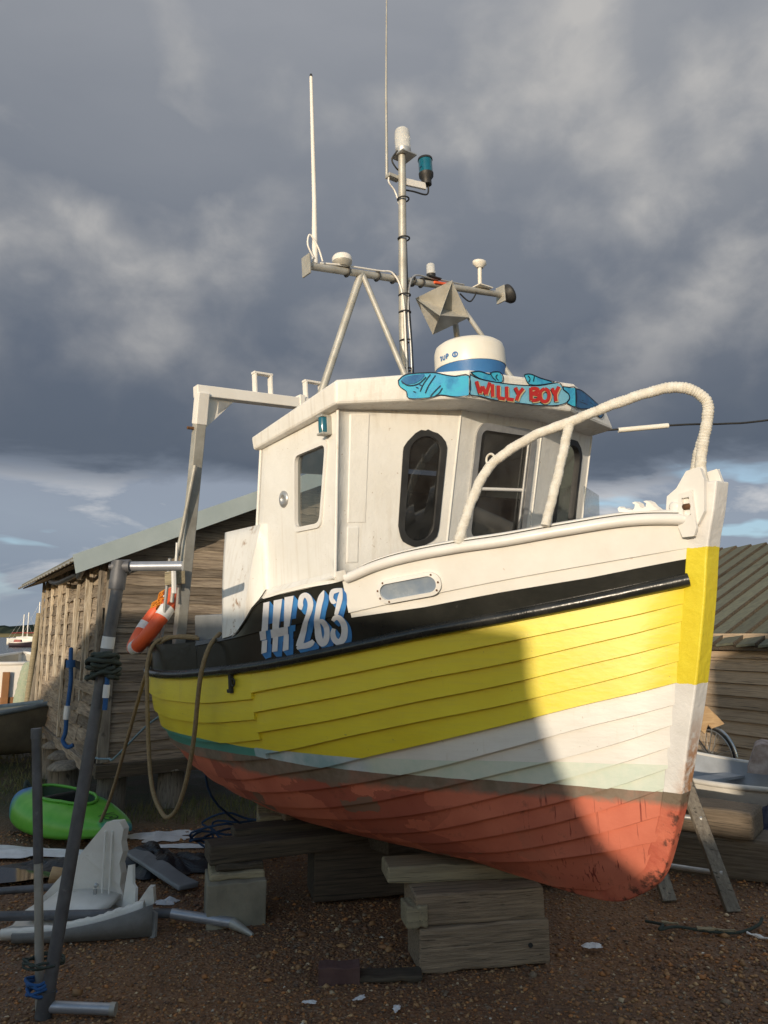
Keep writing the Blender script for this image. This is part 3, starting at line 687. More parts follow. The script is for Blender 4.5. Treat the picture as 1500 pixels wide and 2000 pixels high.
for ch, polys, strokes in (('I', I_H[:3], []), ('H', I_H[3:], []), ('2', [], N263[:2]), ('6', [], N263[2:3]), ('3', [], N263[3:])):
    wq, bq = [], []
    for q in polys:
        wq += split(q, 4)
        for i in range(4):
            a, b = np.array(q[i]), np.array(q[(i+1) % 4]); bq += split([a, b, b+DROP, a+DROP], 2)
        bq += split([np.array(p)+DROP for p in q], 2)
    for st in strokes:
        wq += [r_ for q in quads(st) for r_ in split(q, 2)]
        a, b = ribbon(st, 3)
        for e in (a, b):
            for i in range(len(e)-1): bq += split([e[i], e[i+1], e[i+1]+DROP, e[i]+DROP], 2)
        bq += [[p+DROP for p in q] for q in quads(st, 3)]
    mb = MB()
    for i, q in enumerate(bq): mb.add([on_panel(p, .0012+.0000030*i) for p in q], [(0, 1, 2, 3)])
    num = mb.build('number_character', MAT['letter_blue'], boat); num['label'] = 'white character '+ch+' with blue drop shadow on the black panel'
    mb = MB()
    for i, q in enumerate(wq): mb.add([on_panel(p, .0060+.0000030*i) for p in q], [(0, 1, 2, 3)])
    mb.build('character_face', MAT['letter_white'], num)

# oval porthole in the bulwark
def rrect(cx, cy, w_, h_, r, n=7):
    out = []
    for qx, qy, a0 in ((1, 1, 0), (-1, 1, 90), (-1, -1, 180), (1, -1, 270)):
        for k in range(n):
            a = R(a0+90*k/(n-1)); out.append((cx+qx*(w_/2-r)+r*math.cos(a), cy+qy*(h_/2-r)+r*math.sin(a)))
    return out
def skew(p): return (p[0], p[1]+.13*(p[0]+1.19))
def onh(p, off): x, z = skew(p); return hp(x, z, off)
ro, ri = rrect(-1.19, 1.607, .32, .118, .058), rrect(-1.19, 1.607, .275, .080, .038)
mb = MB(); k = len(ro)
for A, B_, o1, o2 in ((ro, ri, .026, .030), (ro, ro, .0, .026), (ri, ri, .030, .006)):
    mb.add([onh(p, o1) for p in A]+[onh(p, o2) for p in B_], [(i, (i+1) % k, k+(i+1) % k, k+i) for i in range(k)], True)
ph = mb.build('porthole', MAT['white_clean'], boat)
mb = MB(); mb.add([onh(p, .017) for p in ri], [tuple(range(k))]); mb.build('pane', MAT['glass_frost'], ph)
mb = MB()
for i in range(0, k, 4):
    p = onh(((ro[i][0]+ri[i][0])/2, (ro[i][1]+ri[i][1])/2), .030); mb.lathe([(.006, 0), (.005, .003), (0, .004)], 6, Matrix.Translation(p) @ Matrix.Rotation(R(90), 4, 'X'), cap=False)
o = mb.build('frame_screws', MAT['rust'], ph); o['kind'] = 'stuff'
# eye bolt and hanging hook under the rubbing strake
hk = np.array(hp(-2.5, 1.11, .02))
MB().box(hk+np.array((0, 0, .0)), (.03, .02, .10)).box(hk+np.array((-.004, -.004, -.055)), (.05, .02, .02)).tube([hk+np.array((.045+.022*math.cos(a), -.008, .0+.022*math.sin(a))) for a in np.linspace(0, 2*math.pi, 15)[:-1]], .005, 6, closed=True).build('hook_plate', MAT['blackmatt'], boat)

# ---- wheelhouse
V3 = lambda *a: np.array(a, float)
CORN = {'A': (V3(-1.562, -.98, 1.70), V3(-1.463, -.98, 2.58)), 'B': (V3(-1.397, -.35, 1.70), V3(-1.170, -.35, 2.58)), 'C': (V3(-1.405, .35, 1.70), V3(-1.178, .35, 2.58)),
        'D': (V3(-1.53, 1.02, 1.70), V3(-1.311, 1.02, 2.58)), 'E': (V3(-2.47, -.98, 1.62), V3(-2.31, -.98, 2.52)), 'F': (V3(-2.47, 1.0, 1.62), V3(-2.31, 1.0, 2.55))}
ROOF = {'A': (V3(-1.40, -1.04, 2.575), V3(-1.385, -1.045, 2.70)), 'B': (V3(-1.00, -.46, 2.58), V3(-.975, -.47, 2.725)), 'C': (V3(-.93, .30, 2.58), V3(-.89, .31, 2.735)),
        'D': (V3(-1.14, 1.03, 2.59), V3(-1.12, .93, 2.70)), 'F': (V3(-2.34, 1.04, 2.53), V3(-2.36, 1.04, 2.61)), 'E': (V3(-2.34, -1.02, 2.515), V3(-2.36, -1.02, 2.60))}
def bil(T, k, u, v, off=0.):
    (p, s), (r_, t_) = T[k[0]], T[k[1]]
    q = p*(1-u)*(1-v)+r_*u*(1-v)+s*(1-u)*v+t_*u*v
    n = np.cross(r_-p, s-p); n /= np.linalg.norm(n)
    c = q-V3(-1.75, 0, q[2])
    if np.dot(n, c) < 0: n = -n
    return q+n*off
def fdim(k):
    (p, s), (r_, t_) = CORN[k[0]], CORN[k[1]]
    return (np.linalg.norm(r_-p)+np.linalg.norm(t_-s))/2, (np.linalg.norm(s-p)+np.linalg.norm(t_-r_))/2
def win_outline(k, cu, cv, du, dv, r, grow=0.):
    L_, H_ = fdim(k); return [(a/L_, b/H_) for a, b in rrect(cu*L_, cv*H_, du*L_+2*grow, dv*H_+2*grow, r+grow)]
def side_outline(g=0.):
    L_, H_ = fdim('AE'); c = [(.115, .82), (.50, .835), (.465, .355), (.165, .33)]
    P = [np.array((a*L_, b*H_)) for a, b in c]; m = sum(P)/4; P = [m+(p-m)*(1+g/.17) for p in P]; out = []
    for i in range(4):
        a, b, d = P[i-1], P[i], P[(i+1) % 4]; r = .045
        e1 = b+(a-b)/np.linalg.norm(a-b)*r; e2 = b+(d-b)/np.linalg.norm(d-b)*r
        for t in np.linspace(0, 1, 6): out.append(tuple((e1*(1-t)**2+2*b*t*(1-t)+e2*t*t)/np.array((L_, H_))))
    return out
WIN = {'AB': (win_outline('AB', .725, .507, .335, .69, .108), win_outline('AB', .725, .507, .335, .69, .108, .012), win_outline('AB', .725, .507, .335, .69, .108, -.022)),
       'BC': (win_outline('BC', .552, .55, .70, .74, .07), win_outline('BC', .552, .55, .70, .74, .07, .014), win_outline('BC', .552, .55, .70, .74, .07, -.028)),
       'CD': (win_outline('CD', .615, .55, .40, .74, .12), win_outline('CD', .615, .55, .40, .74, .12, .012), win_outline('CD', .615, .55, .40, .74, .12, -.022)),
       'AE': (side_outline(), side_outline(.014), side_outline(-.006))}
mb = MB()
LOWV = {'AB': (.0, -.28), 'BC': (-.28, -.28), 'CD': (-.28, -.05), 'AE': (.0, -.03), 'DF': (-.05, -.05)}
for k in ('AB', 'BC', 'CD', 'AE', 'DF'):
    l0, l1 = LOWV[k]; mapv = lambda u, v: (u, v*(1-(l0+(l1-l0)*u))+(l0+(l1-l0)*u) if False else v)
    low = lambda u: l0+(l1-l0)*u
    if k not in WIN:
        mb.grid([[bil(CORN, k, u, low(u)+(1-low(u))*v) for v in np.linspace(0, 1, 6)] for u in np.linspace(0, 1, 8)]); continue
    ol = np.array(WIN[k][0]); c0 = ol.mean(0)
    ang = np.unwrap(np.arctan2(ol[:, 1]-c0[1], ol[:, 0]-c0[0])); o_ = np.argsort(ang); ang, ol = ang[o_], ol[o_]
    rect = [np.array((0, low(0))), np.array((1, low(1))), np.array((1, 1)), np.array((0, 1))]
    ca = [math.atan2(*(p-c0)[::-1]) for p in rect]
    al = sorted(set([round(float((x-ang[0]) % (2*math.pi)), 5) for x in list(ang)+ca]))
    rows = []
    for a_ in al+[al[0]]:
        th = a_+ang[0]; dv = np.array((math.cos(th), math.sin(th)))
        ip = np.array([np.interp(a_, list(ang-ang[0])+[2*math.pi], list(ol[:, q])+[ol[0, q]]) for q in (0, 1)])
        ts = []
        for i in range(4):
            p, q = rect[i], rect[(i+1) % 4]; den = dv[0]*(q-p)[1]-dv[1]*(q-p)[0]
            if abs(den) < 1e-9: continue
            t_ = ((p-c0)[0]*(q-p)[1]-(p-c0)[1]*(q-p)[0])/den; w_ = ((p-c0)[0]*dv[1]-(p-c0)[1]*dv[0])/den
            if t_ > 0 and -1e-4 <= w_ <= 1+1e-4: ts.append(t_)
        op = c0+dv*min(ts); rows.append([bil(CORN, k, *(ip+(op-ip)*f)) for f in np.linspace(0, 1, 6)])
    mb.grid(rows)
# aft bulkhead with an open companionway
e0, e1, f0, f1 = CORN['E'][0], CORN['E'][1], CORN['F'][0], CORN['F'][1]
E_ = lambda u, v: tuple(e0*(1-u)*(1-v)+f0*u*(1-v)+e1*(1-u)*v+f1*u*v)
mb.prism([E_(0, -.3), E_(.52, -.3), E_(.52, .93), E_(.86, .93), E_(.86, -.3), E_(1, -.3), E_(1, 1), E_(0, 1)], (.025, 0, 0), [[E_(a, b) for a, b in ((.12, .42), (.42, .42), (.42, .85), (.12, .85))]])
house = mb.build('wheelhouse', MAT['house'], boat, weld=True)
mb = MB()
for k in 'ABCDEF':
    b0, t0 = CORN[k]; d = (t0-b0); mb.tube([b0-d*.02, b0+d*.5, t0], .010 if k in 'AE' else .006, 10)
mb.build('corner_beads', MAT['white'], house)['kind'] = 'stuff'
def pad(k, u0, u1, v0, v1, h_=.007):
    P = [[bil(CORN, k, u, v, -.001 if (i in (0, 5) or j in (0, 5)) else h_) for j, v in enumerate((v0, v0+.008, v0+.012, v1-.012, v1-.008, v1))] for i, u in enumerate((u0, u0+.010, u0+.016, u1-.016, u1-.010, u1))]
    MB().grid(P).build('raised_panel', MAT['house'], house)
pad('AB', .09, .255, .30, .965, .005); pad('AB', .09, .20, .06, .285, .004); pad('AE', .60, .90, .38, .86, .004) if False else None
MB().tube([bil(CORN, 'AE', u, -.02, .005) for u in np.linspace(0, 1.15, 8)], .011, 8).build('cove_moulding', MAT['white'], house)
MB().grid([[(x, y, 1.68) for y in (-.95, 0, .97)] for x in (-1.45, -2.45)]).build('cabin_floor', MAT['dark_int'], house)
MB().box((-1.66, -.1, 1.95), (.26, 1.3, .42)).box((-1.62, -.35, 2.20), (.16, .3, .14)).build('console', MAT['dark_int'], house, bevel=.01)
MB().tube([(-1.84, -.25+.16*math.cos(a), 2.1+.16*math.sin(a)) for a in np.linspace(0, 2*math.pi, 25)[:-1]], .012, 8, closed=True).tube([(-1.84, -.41, 2.1), (-1.84, -.09, 2.1)], .008, 6).tube([(-1.84, -.25, 2.26), (-1.84, -.25, 1.94)], .008, 6).build('steering_wheel', MAT['brown'], house)
# windows: frame > pane
for k, fm, gm, proud, lab in (('AB', 'blackmatt', 'glass_dark', .008, 'tall oval window with flaking black rubber surround'), ('BC', 'alu', 'glass', .014, 'two-part metal-framed window facing forward'),
                              ('CD', 'blackmatt', 'glass_dark', .008, 'dark rounded window on the port facet'), ('AE', 'white_clean', 'glass', .012, 'small tapered side window')):
    o_, g_, i_ = WIN[k]; n = len(o_); mb = MB()
    if fm == 'blackmatt': g_ = [(u+random.uniform(-.007, .007), v+random.uniform(-.006, .006)) for u, v in g_]
    ringp = lambda P, off: [bil(CORN, k, u, v, off) for u, v in P]
    for a, b in ((ringp(g_, 0), ringp(g_, proud)), (ringp(g_, proud), ringp(i_, proud)), (ringp(i_, proud), ringp(i_, -.028))):
        mb.add(a+b, [(i, (i+1) % n, n+(i+1) % n, n+i) for i in range(n)], True)
    wf = mb.build('window', MAT[fm], boat); wf['label'] = lab
    mb = MB(); mb.add(ringp(i_, -.012), [tuple(range(n))]); mb.build('pane', MAT[gm], wf)
    if k == 'BC':
        MB().tube([bil(CORN, k, .22, .515, -.004), bil(CORN, k, .89, .53, -.004)], .011, 6).build('glazing_bar', MAT['white_clean'], wf)
        MB().tube([bil(CORN, k, .835, .20, .006), bil(CORN, k, .835, .90, .006)], .010, 6).build('slide_frame', MAT['alu'], wf)
# roof
RK = 'ABCDFE'
mb = MB(); B_ = [ROOF[k][0] for k in RK]; T_ = [ROOF[k][1] for k in RK]
mb.add(B_+T_, [(i, (i+1) % 6, 6+(i+1) % 6, 6+i) for i in range(6)])
m2 = [t*.86+V3(-1.75, 0, 2.74)*.14+V3(0, 0, .035) for t in T_]
mb.add(T_+m2, [(i, (i+1) % 6, 6+(i+1) % 6, 6+i) for i in range(6)])
mb.add(m2+[V3(-1.7, 0, 2.80)], [(i, (i+1) % 6, 6) for i in range(6)])
ins = [b*.90+V3(-1.75, 0, 2.56)*.10+V3(0, 0, -.004) for b in B_]; mb.add(B_+ins, [(i, (i+1) % 6, 6+(i+1) % 6, 6+i) for i in range(6)]); mb.add(ins, [(0, 1, 2, 3, 4, 5)])
roof = mb.build('roof', MAT['house'], boat, bevel=.014, weld=True)

# painted ribbon WILLY BOY on the roof front
FAC = {'RAB': ('AB', (.3268, 1.2614, -.0131, .0213, .0332, 0), (1.9116, -.6383, -6.6397, .0578, 1.1731, -.0666)), 'RBC': ('BC', (-.6722, 1.1622, -.2632, .2178, .4611, .0386), (1.1646, .799, -5.9687, .0129, -.0877, -.0788))}
def on_roof(k, p, off):
    f, cu, cv = FAC[k]; return bil(ROOF, f, q6(cu, p), q6(cv, p), off)
def flat_poly(mb, pts):
    tri = tessellate_polygon([[Vector(p) for p in pts]]); mb.add(pts, [tuple(t) for t in tri])
BAN = [('RAB', 'ribbon_blue', [(112, 160), (150, 128), (210, 118), (280, 115), (330, 115), (400, 130), (450, 135), (526, 132), (526, 246), (440, 255), (360, 245), (290, 262), (175, 265), (160, 225), (120, 195)]),
       ('RBC', 'ribbon_blue', [(530, 112), (580, 105), (640, 122), (660, 110), (700, 110), (722, 135), (720, 165), (700, 172), (640, 162), (580, 146)]),
       ('RBC', 'ribbon_blue', [(845, 128), (862, 122), (890, 124), (940, 145), (1000, 163), (1020, 172), (930, 186), (872, 180)]),
       ('RBC', 'ribbon_blue', [(1072, 195), (1110, 200), (1146, 206), (1148, 312), (1110, 300), (1096, 290), (1112, 265), (1105, 238), (1078, 214)]),
       ('RBC', 'ribbon_pale', [(528, 124), (580, 150), (680, 170), (800, 185), (930, 190), (1040, 172), (1065, 190), (1075, 215), (1105, 240), (1110, 265), (1090, 290), (1040, 305), (930, 305), (800, 290), (680, 275), (580, 250), (528, 240)])]
def piece(name, mat, k, polys, off):
    mb = MB()
    for i, q in enumerate(polys): flat_poly(mb, [on_roof(k, p, off+i*6e-6) for p in q])
    return mb.build(name, MAT[mat], roof)
for i, (k, m, q) in enumerate(BAN):
    piece('ribbon', m, k, [q], .003+.0008*i)
    piece('ribbon_outline', 'line_dark', k, quads([(x, y, 2.4) for x, y in q+[q[0]]], 3), .0085)
piece('ribbon', 'ribbon_dark', 'RAB', [[(128, 160), (150, 140), (200, 128), (265, 122), (268, 132), (250, 155), (210, 178), (160, 185), (135, 178)]], .0065)
TR = [(.021, .859), (.204, .97), (.531, .985), (.802, .942), (.82, .692), (.685, .32), (.542, .441), (.376, .429), (.23, .294), (.077, .24)]
mb = MB(); flat_poly(mb, [bil(ROOF, 'CD', u, v, .004) for u, v in TR]); mb.build('ribbon', MAT['ribbon_dark'], roof)
mb = MB()
for i, q in enumerate(quads([(u, v, .014) for u, v in TR+[TR[0]]], 3)+quads([(.2, .6, .01), (.45, .75, .012), (.75, .6, .01)], 4)+quads([(.15, .5, .01), (.4, .58, .012), (.6, .5, .01)], 4)): mb.add([bil(ROOF, 'CD', u, v, .0055+i*6e-6) for u, v in q], [(0, 1, 2, 3)])
mb.build('ribbon_outline', MAT['line_dark'], roof)
fe = []
for l in ([(300, 125), (260, 180), (240, 225)], [(330, 130), (290, 190), (270, 235)], [(360, 190), (320, 230), (300, 255)], [(370, 205), (350, 235), (330, 250)], [(215, 200), (230, 205)], [(200, 225), (215, 230)], [(235, 185), (250, 190)], [(130, 165), (170, 190), (230, 180), (275, 140)]):
    fe += quads([(x, y, 2.6) for x, y in l], 4)
piece('ribbon_feather', 'line_dark', 'RAB', fe, .0095)
cu = []
for l in ([(690, 125), (680, 140), (695, 160)], [(868, 132), (880, 150), (872, 170)], [(645, 112), (660, 140), (680, 160)], [(905, 135), (900, 165)]): cu += quads([(x, y, 2.6) for x, y in l], 4)
piece('ribbon_curl', 'line_dark', 'RBC', cu, .0080)
LT = [[(562, 165), (572, 200), (582, 235)], [(582, 235), (597, 195)], [(597, 195), (618, 242)], [(618, 242), (640, 172)], [(655, 182), (657, 255)], [(690, 190), (690, 260)], [(688, 262), (728, 268)], [(738, 196), (740, 266)], [(738, 268), (780, 274)],
      [(788, 202), (808, 240)], [(836, 206), (810, 240), (796, 276)], [(880, 204), (882, 276)], [(880, 208), (912, 208), (920, 222), (890, 238)], [(890, 238), (924, 248), (922, 272), (884, 277)],
      [(960, 208), (938, 225), (934, 250), (942, 275), (960, 284), (978, 275), (986, 248), (980, 222), (960, 208)], [(1002, 206), (1022, 242)], [(1044, 196), (1024, 240), (1026, 282)]]
for ch, i0, i1 in (('W', 0, 4), ('I', 4, 5), ('L', 5, 7), ('L', 7, 9), ('Y', 9, 11), ('B', 11, 14), ('O', 14, 15), ('Y', 15, 17)):
    for nm, mat, dx_, wd, off in (('letter_outline', 'line_dark', 5, 13.5, .0100), ('letter_shadow', 'letter_cream', 7, 10.5, .0118), ('letter', 'letter_red', 0, 10, .0136)):
        piece(nm, mat, 'RBC', [q for l in LT[i0:i1] for q in quads([(x+dx_, y+dx_*.8, wd) for x, y in l], 5)], off+i0*4e-5)

# side vent, nav light, wing of the bulwark aft of the house
c_ = bil(CORN, 'AE', .632, .583, .0); AX = Matrix.Rotation(R(90), 4, 'X')
MB().lathe([(.05, 0), (.05, .006), (.03, .012), (.022, .012), (.020, .004), (.0, .004)], 20, Matrix.Translation(c_) @ AX, cap=False).build('deck_filler', MAT['alu'], boat)
c_ = bil(CORN, 'AE', .10, .915, .03); nl = MB().box(c_+V3(0, .016, 0), (.06, .03, .105)).box(c_+V3(0, -.008, .048), (.058, .05, .012)).box(c_+V3(0, -.008, -.048), (.058, .05, .012)).build('side_light', MAT['galv'], boat, bevel=.003)
MB().lathe([(.025, -.043), (.027, -.02), (.027, .02), (.025, .043)], 16, Matrix.Translation(c_+V3(0, -.006, 0))).build('lens', MAT['lens_teal'], nl)
for sd in (-1, 1):
    P = []
    for t_ in np.linspace(0, 1, 14):
        row = []
        for f in np.linspace(0, 1, 10):
            x = -2.31+t_*(-2.80+.22*f+2.31); lo_ = np.array(hp(x, zl('top', x)-.012, .013, sd)); up_ = V3(x, sd*1.0, 2.05); row.append(up_+(lo_-up_)*f+V3(0, sd*.010*math.sin(f*3.14), 0))
        P.append([row[0]+V3(0, -sd*.035, 0)]+row)
    P.append([p+V3(-.004, -sd*.035, 0) for p in P[-1]])
    MB().grid(P).build('side_wing', MAT['house'], boat)
    MB().grid([[P[0][1+int(round(f*9))], V3(-2.29, sd*.995, 2.05-.40*f), V3(-2.26, sd*.978, 2.05-.40*f)] for f in np.linspace(0, 1, 10)]).build('wing_fillet', MAT['house'], boat)
# lining of the side between house and black panel
P = []
for i in range(24):
    x = -1.47-.99*i/23; zt = 1.705-.075*i/23; a_ = np.array(hp(x, zl('top', x)-.02, .012)); e_ = V3(x, -.983, zt+.012); P.append([a_+(e_-a_)*f+V3(0, 0, -.018*math.sin(f*3.14)) for f in np.linspace(0, 1, 6)])
MB().grid(P).build('house_skirt', MAT['house'], boat)
# clear screen by the port rail
MB().prism([(-1.36, .95, 2.24), (-1.25, .95, 2.16), (-1.27, .95, 1.86), (-1.40, .95, 1.86)], (0, .006, 0)).build('spray_screen', MAT['glass_clear'], boat)
MB().tube(catmull([(-.75, .45, 1.88), (-.69, .47, 1.905), (-.62, .44, 1.90), (-.56, .46, 1.91), (-.5, .44, 1.885)], 5), .016, 8).build('rubber_coil', MAT['blackmatt'], boat)

# ---- white corded bow rail
def corded(path, r, name, parent, turns=150.):
    P = catmull(path, 26); L_ = np.concatenate([[0], np.cumsum([np.linalg.norm(P[i+1]-P[i]) for i in range(len(P)-1)])])
    n = int(L_[-1]/.0045); S = np.linspace(0, L_[-1], n); Q = np.stack([np.interp(S, L_, [p[k] for p in P]) for k in range(3)], 1)
    rr = [r*(1+(.3+.7*(.5+.5*math.sin(i*.019+2.2)))*(random.uniform(.02, .09) if i % 3 else random.uniform(-.09, -.02))+.025*math.sin(i*.11)+.015*math.sin(i*.37)) for i in range(n)]
    Q += np.stack([np.array([.0010*math.sin(i*.23+k*2)+.0006*math.sin(i*.61+k) for i in range(n)]) for k in range(3)], 1)
    return MB().tube(Q, rr, 10).build(name, MAT['binding'], parent)
rail = corded([(-.91, -.70, 1.80), (-.86, -.625, 2.02), (-.79, -.55, 2.18), (-.61, -.45, 2.29), (-.45, -.35, 2.34), (-.27, -.25, 2.395), (-.10, -.13, 2.437), (-.01, -.06, 2.425), (.042, 0, 2.35), (.012, 0, 2.21), (-.018, 0, 2.10), (-.02, 0, 2.0)], .0245, 'bow_rail', boat)
corded([(-.455, -.355, 2.33), (-.49, -.42, 2.1), (-.53, -.50, 1.85)], .0225, 'rail_leg', rail)
corded([(.0, .005, 2.21), (-.045, .02, 2.12), (-.08, .03, 2.03), (-.085, .03, 1.93)], .020, 'rail_leg', rail)
MB().tube([(-.79+.028*math.cos(a), -.555, 2.205+.028*math.sin(a)) for a in np.linspace(0, 2*math.pi, 17)[:-1]], .006, 7, closed=True).build('rope_eye', MAT['binding'], rail)

# ---- mast with its crossbar and instruments
mast = MB().tube([(-2.05, 0, 2.72), (-2.03, 0, 3.4), (-1.945, .012, 4.62)], [.030, .030, .026], 14).build('mast', MAT['galv'], boat)
CB = lambda y: V3(-2.035, y, 3.745+.114*y)
MB().tube([CB(-.75), CB(1.03)], .024, 12).build('crossbar', MAT['galv'], mast)
for a, b, r in ((CB(-.335), V3(-2.22, -.70, 2.60), .026), (CB(-.325), V3(-1.72, -.18, 2.74), .019), (CB(.50)+V3(0, 0, -.12), V3(-2.2, .75, 2.62), .022), (CB(.53)+V3(0, 0, -.08), V3(-1.45, .62, 2.74), .018)):
    MB().tube([a, b], r, 10).build('mast_strut', MAT['galv'], mast)
MB().box((-2.05, 0, 2.86), (.20, .12, .012)).build('mast_plate', MAT['galv'], mast, bevel=.002)
for y in (-.765, 1.03): MB().box(CB(y), (.012, .09, .13), Matrix.Rotation(R(90), 3, 'Z')).build('end_plate', MAT['galv'], mast, bevel=.002)
mb = MB()
for z in (4.30, 4.02, 3.62, 3.5, 3.3, 3.1, 2.95): mb.tube([(np.interp(z, (2.72, 3.4, 4.62), (-2.05, -2.03, -1.945))+.012+.040*math.cos(a), .008+.040*math.sin(a), z) for a in np.linspace(0, 2*math.pi, 13)[:-1]], .006, 5, closed=True)
for y in (-.45, -.2, -.06, .12, .2): mb.tube([CB(y)+V3(.032*math.cos(a), 0, .032*math.sin(a)) for a in np.linspace(0, 2*math.pi, 13)[:-1]], .007, 5, closed=True)
mb.build('cable_ties', MAT['blackmatt'], mast)['kind'] = 'stuff'
MB().tube(catmull([(-1.99, .05, 4.45), (-1.985, .03, 4.2), (-2.0, .045, 4.0), (-2.0, .035, 3.7), (-2.0, .04, 3.3), (-2.02, .05, 2.75)], 6), .009, 6).build('cable', MAT['blackmatt'], mast)
MB().tube(catmull([CB(-.66)+V3(0, 0, .03), CB(-.5)+V3(.02, 0, .03), CB(-.2)+V3(.02, 0, .03), CB(-.08)+V3(.03, 0, .02), (-1.99, -.02, 3.6), (-1.99, -.02, 3.2), (-2.02, .0, 2.75)], 6), .007, 6).build('cable', MAT['white_clean'], mast)
MB().tube(catmull([CB(.62)+V3(.01, 0, .03), CB(.3)+V3(.02, 0, .035), CB(.1)+V3(.03, 0, .02), (-1.985, .02, 3.55), (-1.985, .02, 3.2), (-2.01, .02, 2.75)], 6), .007, 6).build('cable', MAT['alu'], mast)
MB().tube(catmull([(-2.0, -.07, 4.47), (-2.0, -.075, 4.42), (-2.0, -.02, 4.36), (-1.98, .0, 4.2), (-1.985, .0, 4.0)], 6), .006, 6).build('cable', MAT['white_clean'], mast)
MB().tube(catmull([CB(.56)+V3(.02, 0, -.05), CB(.66)+V3(.02, 0, -.10), CB(.74)+V3(.02, 0, -.02)], 6), .006, 6).build('cable', MAT['blackmatt'], mast)
# tall white antenna
def T4(p): return Matrix.Translation(Vector(p))
an = MB().tube([CB(-.70)+V3(0, 0, .02), V3(-2.03, -.685, 4.1), V3(-2.03, -.665, 4.98)], [.021, .015, .011], 10).build('antenna', MAT['white_clean'], boat); an['label'] = 'tall white tube antenna'
MB().lathe([(.011, 0), (.008, .02), (0, .022)], 8, T4((-2.03, -.665, 4.98)), cap=False).build('antenna_tip', MAT['blackmatt'], an)
MB().tube(catmull([CB(-.72)+V3(.02, 0, .05), CB(-.76)+V3(.02, 0, .13), CB(-.74)+V3(.02, 0, .2), CB(-.69)+V3(.03, 0, .12), CB(-.66)+V3(.03, 0, .03)], 6), .006, 6).build('antenna_lead', MAT['white_clean'], an)
# steel whip
wh = MB().tube([(-2.02, -.075, 4.46), (-1.99, -.06, 5.1), (-1.95, -.03, 5.9)], [.011, .008, .004], 8).build('whip_antenna', MAT['galv'], boat); wh['label'] = 'thin steel whip antenna'
MB().box((-2.0, -.035, 4.47), (.05, .10, .025)).build('whip_bracket', MAT['galv'], wh, bevel=.003)
# masthead lights
ml = MB().box((-1.95, .035, 4.625), (.13, .13, .008)).lathe([(.05, 0), (.055, .02), (.056, .04)], 20, T4((-1.95, .03, 4.63))).build('masthead_light', MAT['alu'], boat)
MB().lathe([(.055, 0), (.056, .1), (.052, .14), (.04, .155), (0, .16)], 20, T4((-1.95, .03, 4.67)), cap=False).build('lens', MAT['lens_white'], ml)
MB().tube(catmull([(-1.95, -.02, 4.65), (-1.97, -.06, 4.58), (-1.97, -.03, 4.53), (-1.98, .02, 4.52)], 6), .006, 6).build('lead', MAT['blackmatt'], ml)
bl = MB().box((-1.955, .13, 4.45), (.02, .19, .05), Matrix.Rotation(R(8), 3, 'X')).build('blue_light', MAT['white_clean'], boat, bevel=.003); bl['label'] = 'teal signal light on a white bracket'
MB().lathe([(.036, -.10), (.036, -.06), (.052, -.04), (.054, -.015)], 20, T4((-1.96, .245, 4.585))).build('housing', MAT['blackmatt'], bl)
MB().lathe([(.054, .085), (.052, .10), (.03, .108), (0, .108)], 20, T4((-1.96, .245, 4.585)), cap=False).build('light_cap', MAT['blackmatt'], bl)
MB().lathe([(.050, -.014), (.050, .085)], 20, T4((-1.96, .245, 4.585))).build('lens', MAT['lens_teal'], bl)
MB().tube(catmull([(-1.96, .26, 4.49), (-1.96, .24, 4.41), (-1.97, .12, 4.40), (-1.99, .05, 4.40)], 6), .006, 6).build('lead', MAT['blackmatt'], bl)
# flat white aerial puck, small lamp, mushroom aerial, flood lamp
pk = MB().lathe([(.045, 0), (.062, .02), (.066, .035)], 20, T4(CB(-.485)+V3(0, 0, .026))).build('aerial_puck', MAT['galv'], boat)
MB().lathe([(.066, 0), (.066, .025), (.055, .042), (0, .046)], 20, T4(CB(-.485)+V3(0, 0, .062)), cap=False).build('cap', MAT['white_clean'], pk)
sl = MB().box(CB(.30)+V3(0, 0, .04), (.09, .12, .008)).lathe([(.03, 0), (.034, .03)], 14, T4(CB(.30)+V3(0, 0, .045))).build('small_lamp', MAT['blackmatt'], boat)
MB().lathe([(.032, 0), (.032, .07), (.02, .08), (0, .08)], 14, T4(CB(.30)+V3(0, 0, .075)), cap=False).build('lens', MAT['lens_white'], sl)
MB().box(CB(.38)+V3(.02, 0, .005), (.03, .16, .02), Matrix.Rotation(R(6), 3, 'X')).build('red_wrap', MAT['orange'], sl, bevel=.004)
ma = MB().tube([CB(.80)+V3(0, 0, .03), CB(.815)+V3(0, 0, .21)], .016, 10).lathe([(.02, 0), (.045, .03), (.045, .05), (.02, .06), (0, .06)], 14, T4(CB(.815)+V3(0, 0, .19)) @ Matrix.Diagonal((1, 1.35, 1, 1)), cap=False).box(CB(.82)+V3(0, 0, .032), (.10, .14, .008)).build('mushroom_aerial', MAT['radome'], boat)
fl = MB().lathe([(.02, -.05), (.05, -.03), (.075, 0), (.078, .02)], 20, Matrix.Translation(Vector(CB(1.09)+V3(.02, 0, .0))) @ Matrix.Rotation(R(62), 4, Vector((-1, .5, .1))) , cap=False).build('flood_lamp', MAT['blackmatt'], boat, solid=.006)
MB().lathe([(0, 0), (.07, 0.001)], 20, Matrix.Translation(Vector(CB(1.09)+V3(.02, 0, .0))) @ Matrix.Rotation(R(62), 4, Vector((-1, .5, .1))), cap=False).build('lamp_glass', MAT['glass_dark'], fl)
